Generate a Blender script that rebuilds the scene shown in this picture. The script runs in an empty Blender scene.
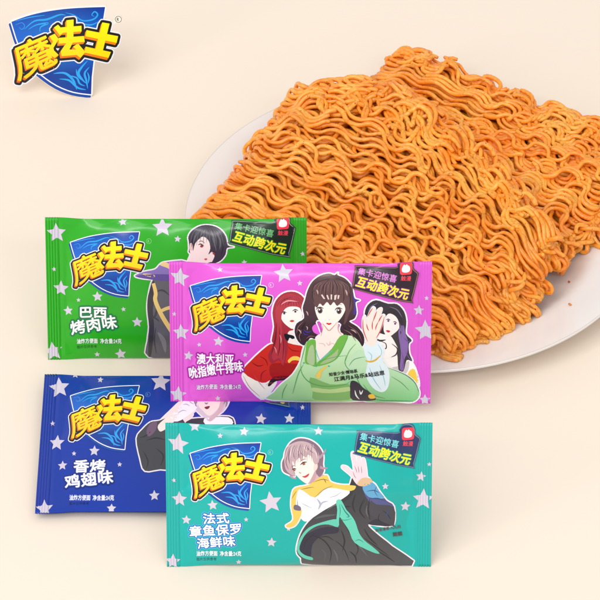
import bpy, math, random
from mathutils import Vector, Matrix, noise
from mathutils.geometry import delaunay_2d_cdt
random.seed(7)
C = bpy.context.scene.collection
R = math.radians
PI = math.pi

# ------------------------------------------------------------------ camera
D = 2.0; FIELD = 0.30; ELEV = R(40)
cam_d = bpy.data.cameras.new('camera'); cam = bpy.data.objects.new('camera', cam_d); C.objects.link(cam)
cam_d.sensor_width = 36; cam_d.lens = 36*D/FIELD; cam_d.clip_end = 200; cam_d.clip_start = 0.05
FW = Vector((0, math.cos(ELEV), -math.sin(ELEV))); UP = Vector((0, math.sin(ELEV), math.cos(ELEV))); RT = Vector((1, 0, 0))
CAM = -FW*D
cam.location = CAM; cam.rotation_euler = (PI/2-ELEV, 0, 0)
bpy.context.scene.camera = cam

def at(px, py, z=0.0):
    d = FW + RT*((px-300)/600*FIELD/D) + UP*((300-py)/600*FIELD/D)
    t = (z-CAM.z)/d.z
    return CAM + d*t
def proj(P):
    v = P-CAM; t = v.dot(FW)
    return (300+v.dot(RT)/t*D/FIELD*600, 300-v.dot(UP)/t*D/FIELD*600)

# ------------------------------------------------------------------ helpers
def lin(c):
    return tuple(((v/255)/12.92 if v/255 <= .04045 else ((v/255+.055)/1.055)**2.4) for v in c[:3])
def tag(o, label=None, cat=None, group=None, kind=None):
    if label: o['label'] = label
    if cat: o['category'] = cat
    if group: o['group'] = group
    if kind: o['kind'] = kind
    return o
def empty(name, loc, rot=(0, 0, 0)):
    o = bpy.data.objects.new(name, None); C.objects.link(o); o.location = loc; o.rotation_euler = rot
    o.empty_display_size = .01
    return o
def mesh_obj(name, vs, fs, mat, parent=None, smooth=True, cols=None, normals=None):
    me = bpy.data.meshes.new(name); me.from_pydata(vs, [], fs); me.update()
    if cols is not None:
        a = me.color_attributes.new('Col', 'FLOAT_COLOR', 'POINT')
        flat = []
        for c in cols: flat += [c[0], c[1], c[2], 1.0]
        a.data.foreach_set('color', flat)
    me.polygons.foreach_set('use_smooth', [smooth]*len(me.polygons))
    if normals: me.normals_split_custom_set_from_vertices(normals)
    me.materials.append(mat)
    o = bpy.data.objects.new(name, me); C.objects.link(o)
    if parent: o.parent = parent
    return o

def new_mat(name):
    m = bpy.data.materials.new(name); m.use_nodes = True
    nt = m.node_tree; b = nt.nodes['Principled BSDF']
    return m, nt, b

# ------------------------------------------------------------------ materials
def mat_print():
    m, nt, b = new_mat('printed_film')
    a = nt.nodes.new('ShaderNodeAttribute'); a.attribute_name = 'Col'
    tc = nt.nodes.new('ShaderNodeTexCoord')
    n = nt.nodes.new('ShaderNodeTexNoise'); n.inputs['Scale'].default_value = 90; n.inputs['Detail'].default_value = 3
    nt.links.new(tc.outputs['Object'], n.inputs['Vector'])
    bp = nt.nodes.new('ShaderNodeBump'); bp.inputs['Strength'].default_value = .10; bp.inputs['Distance'].default_value = .002
    nt.links.new(n.outputs['Fac'], bp.inputs['Height']); nt.links.new(bp.outputs['Normal'], b.inputs['Normal'])
    nt.links.new(a.outputs['Color'], b.inputs['Base Color'])
    b.inputs['Roughness'].default_value = .27
    b.inputs['Specular IOR Level'].default_value = .25
    b.inputs['Coat Weight'].default_value = .45; b.inputs['Coat Roughness'].default_value = .13
    return m
def mat_flat(name, c, rough=.5, spec=.5):
    m, nt, b = new_mat(name); b.inputs['Base Color'].default_value = (*lin(c), 1)
    b.inputs['Roughness'].default_value = rough; b.inputs['Specular IOR Level'].default_value = spec
    return m
PRINT = mat_print()

def mat_noodle(name='fried_noodle'):
    m, nt, b = new_mat(name)
    tc = nt.nodes.new('ShaderNodeTexCoord')
    a = nt.nodes.new('ShaderNodeAttribute'); a.attribute_name = 'Col'
    n1 = nt.nodes.new('ShaderNodeTexNoise'); n1.inputs['Scale'].default_value = 60; n1.inputs['Detail'].default_value = 2
    n2 = nt.nodes.new('ShaderNodeTexNoise'); n2.inputs['Scale'].default_value = 520; n2.inputs['Detail'].default_value = 3
    n3 = nt.nodes.new('ShaderNodeTexNoise'); n3.inputs['Scale'].default_value = 900; n3.inputs['Detail'].default_value = 1
    for n in (n1, n2, n3): nt.links.new(tc.outputs['Object'], n.inputs['Vector'])
    r1 = nt.nodes.new('ShaderNodeValToRGB'); r1.color_ramp.elements[0].position = .38; r1.color_ramp.elements[1].position = .62
    r1.color_ramp.elements[0].color = (*lin((248, 148, 34)), 1); r1.color_ramp.elements[1].color = (*lin((254, 174, 66)), 1)
    nt.links.new(n1.outputs['Fac'], r1.inputs['Fac'])
    r2 = nt.nodes.new('ShaderNodeValToRGB'); r2.color_ramp.elements[0].position = .50; r2.color_ramp.elements[1].position = .68
    nt.links.new(n2.outputs['Fac'], r2.inputs['Fac'])
    mx = nt.nodes.new('ShaderNodeMix'); mx.data_type = 'RGBA'; mx.inputs['B'].default_value = (*lin((230, 106, 12)), 1)
    f = nt.nodes.new('ShaderNodeMath'); f.operation = 'MULTIPLY'; f.inputs[1].default_value = .55
    nt.links.new(r2.outputs['Color'], f.inputs[0]); nt.links.new(f.outputs[0], mx.inputs['Factor']); nt.links.new(r1.outputs['Color'], mx.inputs['A'])
    r3 = nt.nodes.new('ShaderNodeValToRGB'); r3.color_ramp.elements[0].position = .70; r3.color_ramp.elements[1].position = .76
    nt.links.new(n3.outputs['Fac'], r3.inputs['Fac'])
    mx2 = nt.nodes.new('ShaderNodeMix'); mx2.data_type = 'RGBA'; mx2.inputs['B'].default_value = (*lin((170, 52, 12)), 1)
    nt.links.new(r3.outputs['Color'], mx2.inputs['Factor']); nt.links.new(mx.outputs['Result'], mx2.inputs['A'])
    mul = nt.nodes.new('ShaderNodeMix'); mul.data_type = 'RGBA'; mul.blend_type = 'MULTIPLY'; mul.inputs['Factor'].default_value = 1
    nt.links.new(mx2.outputs['Result'], mul.inputs['A']); nt.links.new(a.outputs['Color'], mul.inputs['B'])
    nt.links.new(mul.outputs['Result'], b.inputs['Base Color'])
    bp = nt.nodes.new('ShaderNodeBump'); bp.inputs['Strength'].default_value = .35; bp.inputs['Distance'].default_value = .0006
    nt.links.new(n2.outputs['Fac'], bp.inputs['Height']); nt.links.new(bp.outputs['Normal'], b.inputs['Normal'])
    b.inputs['Roughness'].default_value = .25
    b.inputs['Specular IOR Level'].default_value = .65
    b.inputs['Subsurface Weight'].default_value = .28
    b.inputs['Subsurface Radius'].default_value = (1.0, .45, .12)
    b.inputs['Subsurface Scale'].default_value = .0025
    return m
NOODLE = mat_noodle()

# ------------------------------------------------------------------ 2D drawing kit
def cdt(loops):
    vs = []; fs = []
    for l in loops:
        if sum(l[i-1][0]*l[i][1]-l[i][0]*l[i-1][1] for i in range(len(l))) < 0: l = l[::-1]
        n = len(vs); vs += [Vector((p[0], p[1])) for p in l]; fs.append(list(range(n, n+len(l))))
    return delaunay_2d_cdt(vs, [], fs, 0, 1e-5, True)
def tri_evenodd(loops):
    v, e, f, ov, oe, of = cdt(loops)
    return [tuple((v[i].x, v[i].y) for i in t) for t, o in zip(f, of) if len(o) % 2 == 1]
def tri_union(loops):
    loops = [l for l in loops if len(l) > 3 or abs(area(l)) > 1e-3]
    v, e, f, ov, oe, of = cdt(loops)
    def inside(l, x, y):
        c = False
        for i in range(len(l)):
            x1, y1 = l[i-1][0], l[i-1][1]; x2, y2 = l[i][0], l[i][1]
            if (y1 > y) != (y2 > y) and x < (x2-x1)*(y-y1)/(y2-y1)+x1: c = not c
        return c
    out = []
    for t, o in zip(f, of):
        if not o: continue
        x = sum(v[i].x for i in t)/3; y = sum(v[i].y for i in t)/3
        if any(inside(loops[k], x, y) for k in o): out.append(tuple((v[i].x, v[i].y) for i in t))
    return out
def area(l):
    return sum(l[i-1][0]*l[i][1]-l[i][0]*l[i-1][1] for i in range(len(l)))/2
def dedupe(l, eps=.02):
    o = []
    for p in l:
        if not o or abs(p[0]-o[-1][0])+abs(p[1]-o[-1][1]) > eps: o.append(p)
    if len(o) > 1 and abs(o[0][0]-o[-1][0])+abs(o[0][1]-o[-1][1]) <= eps: o.pop()
    return o
def smooth(pts, closed=True, k=4):
    n = len(pts); out = []
    rng = range(n) if closed else range(n-1)
    for i in rng:
        if closed: p0, p1, p2, p3 = pts[i-1], pts[i], pts[(i+1) % n], pts[(i+2) % n]
        else: p0, p1, p2, p3 = pts[max(i-1, 0)], pts[i], pts[i+1], pts[min(i+2, n-1)]
        for j in range(k):
            t = j/k
            out.append(tuple(.5*((2*p1[a])+(-p0[a]+p2[a])*t+(2*p0[a]-5*p1[a]+4*p2[a]-p3[a])*t*t+(-p0[a]+3*p1[a]-3*p2[a]+p3[a])*t**3) for a in (0, 1)))
    if not closed: out.append(pts[-1])
    return out
def disc(c, r, n=8):
    return [(c[0]+r*math.cos(2*PI*(i+.5)/n), c[1]+r*math.sin(2*PI*(i+.5)/n)) for i in range(n)]
def ell(cx, cy, a, b, ang=0, n=14):
    ca, sa = math.cos(ang), math.sin(ang)
    return [(cx+a*math.cos(t)*ca-b*math.sin(t)*sa, cy+a*math.cos(t)*sa+b*math.sin(t)*ca) for t in [2*PI*i/n for i in range(n)]]
def stroke_loops(l, r, closed=True, n=8):
    out = []
    m = len(l)
    for i in range(m if closed else m-1):
        a = l[i]; b = l[(i+1) % m]
        dx, dy = b[0]-a[0], b[1]-a[1]; d = math.hypot(dx, dy)
        if d < 1e-6: continue
        nx, ny = -dy/d*r, dx/d*r
        out.append([(a[0]+nx, a[1]+ny), (a[0]-nx, a[1]-ny), (b[0]-nx, b[1]-ny), (b[0]+nx, b[1]+ny)])
    for i, p in enumerate(l):
        if closed or 0 < i < m-1:
            a = l[i-1]; b = l[(i+1) % m]
            ux, uy, wx, wy = p[0]-a[0], p[1]-a[1], b[0]-p[0], b[1]-p[1]
            if abs(math.atan2(ux*wy-uy*wx, ux*wx+uy*wy)) < .3: continue
        out.append(disc(p, r, n))
    return out
def taper(pts, w0, w1=None, mid=None):
    """a brush line: thin at the ends, width mid in the middle"""
    p = smooth(pts, False, 5); n = len(p); L = []; Rr = []
    for i in range(n):
        a = p[max(i-1, 0)]; b = p[min(i+1, n-1)]; d = math.hypot(b[0]-a[0], b[1]-a[1]) or 1
        t = i/(n-1); w = (w0+(w1 if w1 is not None else w0)*0)*.5 if mid is None else None
        if mid is None: w = (w0*(1-t)+(w0 if w1 is None else w1)*t)/2
        else: w = (w0+(mid-w0)*math.sin(PI*t))/2
        w = max(w, .06)
        nx, ny = -(b[1]-a[1])/d*w, (b[0]-a[0])/d*w
        L.append((p[i][0]+nx, p[i][1]+ny)); Rr.append((p[i][0]-nx, p[i][1]-ny))
    return L+Rr[::-1]
def clip(l, x0, y0, x1, y1):
    def cut(pts, f, inter):
        o = []
        for i in range(len(pts)):
            a, b = pts[i-1], pts[i]
            if f(b):
                if not f(a): o.append(inter(a, b))
                o.append(b)
            elif f(a): o.append(inter(a, b))
        return o
    def ix(v): return lambda a, b: (v, a[1]+(b[1]-a[1])*(v-a[0])/(b[0]-a[0]))
    def iy(v): return lambda a, b: (a[0]+(b[0]-a[0])*(v-a[1])/(b[1]-a[1]), v)
    for f, it in ((lambda p: p[0] >= x0, ix(x0)), (lambda p: p[0] <= x1, ix(x1)), (lambda p: p[1] >= y0, iy(y0)), (lambda p: p[1] <= y1, iy(y1))):
        if l: l = cut(l, f, it)
    return l

_glyph = {}
def glyphs(text):
    """outlines of a line of text in em units, y down, one list of loops per character; x from 0"""
    out = []
    for ch in text:
        if ch not in _glyph:
            c = bpy.data.curves.new('t', 'FONT'); c.body = ch; o = bpy.data.objects.new('t', c); C.objects.link(o)
            dg = bpy.context.evaluated_depsgraph_get(); dg.update()
            k = o.evaluated_get(dg).to_curve(dg); loops = []
            for s in k.splines:
                bp = s.bezier_points; n = len(bp); l = []
                for i in range(n):
                    a, b = bp[i], bp[(i+1) % n]
                    straight = (a.handle_right-a.co).length < 1e-4 and (b.handle_left-b.co).length < 1e-4
                    chord = (b.co-a.co).length
                    hr, hl = a.handle_right-a.co, b.handle_left-b.co
                    dev = 0 if chord < 1e-6 else max(abs(hr.x*(b.co-a.co).y-hr.y*(b.co-a.co).x), abs(hl.x*(b.co-a.co).y-hl.y*(b.co-a.co).x))/chord
                    m = 1 if straight or dev < .004 else 3
                    for j in range(m):
                        t = j/m; q = a.co*(1-t)**3+a.handle_right*3*t*(1-t)**2+b.handle_left*3*t*t*(1-t)+b.co*t**3
                        l.append((q.x, -q.y))
                l = dedupe(l, .004)
                if len(l) > 2: loops.append(l)
            bpy.data.objects.remove(o); bpy.data.curves.remove(c)
            _glyph[ch] = loops
        out.append(_glyph[ch])
    return out

class Art:
    """flat coloured shapes printed on a surface; coordinates are photo pixels of the print"""
    def __init__(s, bounds): s.items = []; s.b = bounds
    def add(s, tris, col, layer): s.items.append((tris, col, layer))
    def poly(s, loops, col, layer, sm=True, k=3):
        if not loops: return
        if isinstance(loops[0][0], (int, float)): loops = [loops]
        L = []
        for l in loops:
            if sm: l = smooth(l, True, k)
            l = clip(l, *s.b); l = dedupe(l)
            if len(l) > 2: L.append(l)
        if L: s.add(tri_union(L), col, layer)
    def stroke(s, loops, r, col, layer, closed=True, n=8):
        S = []
        for l in loops:
            for q in stroke_loops(l, r, closed, n):
                q = dedupe(clip(q, *s.b))
                if len(q) > 2: S.append(q)
            if closed:
                q = dedupe(clip(l, *s.b))
                if len(q) > 2: S.append(q)
        if S: s.add(tri_union(S), col, layer)
    def text(s, text, x, y, w, h, ang, col, layer, bold=0, outlines=(), shear=0, sp=1.0, fl=None):
        """x,y left baseline; w advance per character; h character size in px; ang slope in degrees (down to the right)"""
        ca, sa = math.cos(R(ang)), math.sin(R(ang))
        cx = 0
        allL = []
        for ch, loops in zip(text, glyphs(text)):
            half = ord(ch) < 256
            if loops:
                x0 = min(p[0] for l in loops for p in l); x1 = max(p[0] for l in loops for p in l)
                off = 0 if not half else 0
                L = []
                for l in loops:
                    q = []
                    for p in l:
                        u = cx+(p[0]-(x0-.03 if half else 0))*w*(.8 if half else .98); v = p[1]*h
                        u -= v*shear
                        q.append((x+u*ca-v*sa, y+u*sa+v*ca))
                    L.append(dedupe(q, .03))
                L = [l for l in L if len(l) > 2]
                allL.append(L)
                cx += (x1-x0+.1)*w*.8 if half else w*sp
            else: cx += w*.4
        for r, c, dl in outlines:
            S = []
            for L in allL:
                for l in L:
                    S += stroke_loops(l, r, True, 6 if r < 1 else 8)
                    S.append(l)
            s.add(tri_union(S), c, layer+dl)
            layer += .34
        top = fl if fl is not None else layer+len(outlines)
        for L in allL:
            if bold:
                base = tri_evenodd(L); S = [list(t) for t in base]
                for l in L: S += stroke_loops(l, bold, True, 4)
                s.add(tri_union(S), col, top)
            else: s.add(tri_evenodd(L), col, top)
    def star(s, cx, cy, r, layer=1, col=(222, 214, 228), rot=None):
        a0 = R(-90+(rot if rot is not None else random.uniform(-9, 9)))
        l = [(cx+(r if i % 2 == 0 else r*.47)*math.cos(a0+i*PI/5), cy+(r if i % 2 == 0 else r*.47)*math.sin(a0+i*PI/5)) for i in range(10)]
        s.poly(l, col, layer, False)
    def build(s, name, fn, parent, step, maxe=4.5, mat=None, fine=False, raw=False):
        """fn(x, y, lift) -> (position, normal) in the parent's frame"""
        vs = []; fs = []; cols = []; nrm = []
        for tris, col, layer in s.items:
            vid = {}
            def V(p):
                k = (round(p[0], 4), round(p[1], 4))
                if k not in vid:
                    P, N = fn(p[0], p[1], layer*step)
                    vid[k] = len(vs); vs.append(P); nrm.append(N)
                    c = col(p[0], p[1]) if callable(col) else col
                    cols.append(lin(c))
                return vid[k]
            st = list(tris)
            while st:
                a, b, c = st.pop()
                e = [(a, b), (b, c), (c, a)]
                mids = []
                for p, q in e:
                    mx, my = (p[0]+q[0])/2, (p[1]+q[1])/2
                    lim = maxe
                    if fine:
                        de = min(my-s.b[1], s.b[3]-my)
                        if de < 5: lim = 1.2
                        elif de < 14: lim = 2.2
                        elif min(mx-s.b[0], s.b[2]-mx) < 34: lim = 1.5
                        elif min(mx-s.b[0], s.b[2]-mx) < 50: lim = 3
                    mids.append((mx, my) if math.hypot(p[0]-q[0], p[1]-q[1]) > lim else None)
                ab, bc, ca = mids
                k = sum(m is not None for m in mids)
                if k == 0:
                    i, j, l = V(a), V(b), V(c)
                    if len({i, j, l}) == 3: fs.append((i, j, l))
                elif k == 3: st += [(a, ab, ca), (ab, b, bc), (ca, bc, c), (ab, bc, ca)]
                elif k == 2:
                    if ab is None: st += [(c, ca, bc), (ca, a, b), (ca, b, bc)]
                    elif bc is None: st += [(a, ab, ca), (ab, b, c), (ab, c, ca)]
                    else: st += [(b, bc, ab), (ab, bc, c), (ab, c, a)]
                else:
                    if ab: st += [(a, ab, c), (ab, b, c)]
                    elif bc: st += [(b, bc, a), (bc, c, a)]
                    else: st += [(c, ca, b), (ca, a, b)]
        # make every face look the same way as its surface normal
        out = []
        for f in fs:
            a, b, c = (vs[i] for i in f)
            n = (b-a).cross(c-a)
            if n.length < 1e-16: continue
            out.append(f if n.dot(nrm[f[0]]) > 0 else (f[0], f[2], f[1]))
        if raw: return vs, out, cols, nrm
        return mesh_obj(name, vs, out, mat or PRINT, parent, True, cols, nrm)

# ------------------------------------------------------------------ the emblem (shield + three characters), in the pixels of the big one
def Z(s, ox, oy, pts): return [(ox+x/s, oy+y/s) for x, y in pts]
_emb = {}
def emblem(art, sc, ox, oy, L0=4):
    if not _emb:
        E = Art((-50, -50, 200, 200)); _emb['r'] = emblem0(E, 1.0, 0, 0, 0); _emb['i'] = E.items
    for tris, col, la in _emb['i']:
        c = (lambda x, y, f=col: f((x-ox)/sc, (y-oy)/sc)) if callable(col) else col
        art.add([tuple((ox+p[0]*sc, oy+p[1]*sc) for p in t) for t in tris], c, la+L0)
    sh, hull, rc = _emb['r']
    return sh, hull, (ox+rc[0]*sc, oy+rc[1]*sc)
def emblem0(art, sc, ox, oy, L0=4, swirl=True, yscale=1.0):
    def T(pts): return [(ox+x*sc, oy+y*sc*yscale) for x, y in pts]
    def U(pts): return T(Z(4.8, 5, 0, pts))
    top = [(40, 104), (110, 78), (190, 58), (290, 43), (390, 36), (488, 33)]
    shield = smooth(top, False, 3)+[(476, 100), (452, 190), (430, 280), (418, 370), (414, 452)]+smooth([(414, 452), (330, 440), (250, 408), (175, 355), (120, 300), (75, 220), (40, 104)], False, 3)[1:-1]
    shield = U(shield)
    sh2 = [(x-1.6*sc, y+2.6*sc) for x, y in shield]
    art.stroke([sh2], 1.1*sc, (18, 70, 160), L0)
    art.stroke([shield], 1.2*sc, (238, 240, 250), L0+1)
    cx = sum(p[0] for p in shield)/len(shield)
    def blue(x, y):
        t = min(1, max(0, (y-oy)/(95*sc))); u = abs(x-(ox+62*sc))/(50*sc)
        k = max(0, 1-((t-.42)/.35)**2)
        return (8+10*k, 62+50*k-18*u, 150+50*k)
    inn = [(x, y) for x, y in shield]
    art.add(tri_union([inn]), blue, L0+2)
    if swirl:
        lt = (40, 160, 235)
        sw = [([(60, 118), (90, 108), (103, 125), (88, 140), (76, 128)], 2), ([(100, 140), (150, 100), (210, 92), (270, 70), (300, 72)], 6), ([(120, 140), (160, 118), (215, 110), (180, 128), (175, 150)], 5),
              ([(300, 60), (340, 72), (380, 98), (430, 92), (452, 70), (438, 55), (424, 70), (436, 78)], 5), ([(330, 85), (370, 110), (420, 118), (460, 100)], 5), ([(60, 100), (130, 82), (200, 72)], 3),
              ([(235, 352), (290, 350), (330, 385), (345, 430)], 8), ([(262, 378), (310, 385), (350, 420), (390, 430)], 7), ([(300, 360), (345, 372), (360, 400), (385, 412)], 6),
              ([(400, 290), (372, 320), (355, 350), (372, 380), (392, 400)], 8), ([(408, 320), (385, 350), (392, 385), (398, 425)], 7), ([(398, 345), (405, 370), (400, 400)], 5), ([(345, 330), (350, 360), (372, 385)], 5)]
        art.add(tri_union([dedupe(taper(U(p), .3*sc, mid=w*sc/3.2)) for p, w in sw]), lt, L0+3)
    # characters
    fa = [[(243, 130), (262, 117), (292, 150), (270, 168)], [(220, 172), (246, 160), (264, 186), (238, 228), (240, 240), (262, 262), (243, 276), (214, 258), (212, 238), (236, 198)],
          [(303, 96), (337, 92), (334, 190), (303, 190)], [(276, 130), (374, 122), (374, 149), (276, 156)], [(264, 180), (385, 171), (388, 199), (264, 208)],
          [(303, 200), (332, 200), (314, 236), (346, 236), (332, 222), (356, 207), (390, 248), (366, 276), (348, 262), (276, 268), (272, 244)]]
    shi = [[(474, 106), (508, 112), (470, 256), (434, 250)], [(398, 143), (548, 172), (540, 204), (392, 172)], [(392, 222), (512, 248), (500, 276), (386, 250)]]
    gl = glyphs('魔')[0]
    gx0 = min(p[0] for l in gl for p in l); gx1 = max(p[0] for l in gl for p in l); gy0 = min(p[1] for l in gl for p in l); gy1 = max(p[1] for l in gl for p in l)
    mo = []
    for l in gl:
        q = []
        for x, y in l:
            u = (x-gx0)/(gx1-gx0); v = (y-gy0)/(gy1-gy0)
            # quad: TL, TR, BR, BL of the slanted character
            X = (1-u)*(1-v)*38+u*(1-v)*198+u*v*262+(1-u)*v*66
            Y = (1-u)*(1-v)*222+u*(1-v)*156+u*v*302+(1-u)*v*392
            q.append((X, Y))
        mo.append(dedupe(U(q), .03))
    moF = [list(t) for t in tri_evenodd(mo)]
    B = [dedupe(U(l)) for l in fa+shi]
    bold = []
    for l in mo: bold += stroke_loops(l, .38*sc, True, 4)
    face = moF+bold+B
    thin = mo+B
    side = []
    for k in (.5, 1.0):
        side += [[(x-1.5*sc*k, y+2.2*sc*k) for x, y in l] for l in moF+B]
    for l in B+mo:     # sides swept between the two outlines
        for i in range(len(l)):
            a, b = l[i-1], l[i]
            side.append([a, b, (b[0]-1.5*sc, b[1]+2.2*sc), (a[0]-1.5*sc, a[1]+2.2*sc)])
    side = [s_ for s_ in side if abs(area(s_)) > .12]
    hull = []
    for l in thin:
        for dx, dy in ((0, 0), (-1.5*sc, 2.2*sc)):
            m = [(x+dx, y+dy) for x, y in l]
            hull.append(m)
    def thick(r):
        S = list(hull)
        for m in hull: S += stroke_loops(m, r, True, 8)
        return S
    art.add(tri_union(thick(3.7*sc)), (232, 232, 244), L0+4)
    art.add(tri_union(thick(2.5*sc)), (28, 20, 18), L0+5)
    def oran(x, y):
        t = min(1, max(0, (y-oy-25*sc)/(55*sc))); return (238-20*t, 140-40*t, 20)
    art.add(tri_union(side), oran, L0+6)
    def yel(x, y):
        t = min(1, max(0, (y-oy-20*sc)/(60*sc))); return (255, 240-42*t, 5+5*t)
    art.add(tri_union(face), yel, L0+7)
    # registered mark
    rc = T([(119.6, 19.2)])[0]
    return shield, hull, rc
def reg_mark(art, rc, sc, col, layer):
    ring = stroke_loops(ell(rc[0], rc[1], 3.1*sc, 3.1*sc, 0, 18), .28*sc, True, 4)
    art.add(tri_union(ring), col, layer)
    art.text('R', rc[0]-1.5*sc, rc[1]+1.7*sc, 4.8*sc, 4.6*sc, 0, col, layer, bold=.1*sc)

# ------------------------------------------------------------------ corner badge, in the pixels of the pink pack
def badge(art, dx, dy, bg, border, t1, glow, L0=10):
    def T(p): return [(352+(x-352)*.945+dx, y+dy) for x, y in p]
    out = [(354.5, 266), (357.5, 262.9), (397.5, 265.2), (399.5, 260.5), (404, 257.2), (412, 258), (415.5, 263), (415.8, 267.5), (420.6, 272), (420.6, 275.5), (414.6, 298.5), (411, 301.2), (354.5, 287.5), (351.6, 283.8)]
    art.poly(T(out), border[0], L0, True, 3)
    c = (386, 280)
    inn = lambda k: [(c[0]+(x-c[0])*(1-k/34), c[1]+(y-c[1])*(1-k/20)) for x, y in out]
    art.poly(T(inn(.8)), border[1], L0+1, True, 3)
    art.poly(T(inn(1.5)), border[2], L0+2, True, 3)
    art.poly(T(inn(2.3)), bg, L0+3, True, 3)
    art.text('集卡迎惊喜', 356.6+dx, 271.6+dy, 7.9, 8.0, 12.5, t1, L0+4, bold=.12)
    art.text('互动跨次元', 354.4+dx, 283.0+dy, 10.8, 11.6, 15.5, (255, 240, 20), L0+4, bold=.3, outlines=((.95, glow, 0),), shear=.08)
    ic = (404.6+dx, 267.2+dy)
    q = []
    for a, b in ((-1, -1), (1, -1), (1, 1), (-1, 1)):
        for s in range(4):
            t = (math.atan2(b, a)+(s-1.5)*R(26)); q.append((ic[0]+a*3.6+2.4*math.cos(t), ic[1]+b*3.6+2.4*math.sin(t)))
    art.poly(q, (238, 62, 78), L0+4, False)
    art.poly([(ic[0]+x, ic[1]+y) for x, y in ((-3.4, 3), (-4.1, .3), (-3, -2.6), (-1.6, -4.1), (-.5, -3.1), (.8, -4.3), (1.8, -3), (3.3, -2.2), (4.1, .6), (3.2, 3.1), (0, 3.9))], (255, 250, 250), L0+5)
    art.text('触漫', ic[0]-5.2, ic[1]+11.0, 5.2, 5.2, 6, (230, 70, 84), L0+4, bold=.1)

# ------------------------------------------------------------------ the packs
LEAN = R(20); KV = math.tan(ELEV-LEAN)
TH = 10.0; SEAL = 13.0
def smoothstep(t): t = min(1, max(0, t)); return t*t*(3-2*t)

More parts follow.
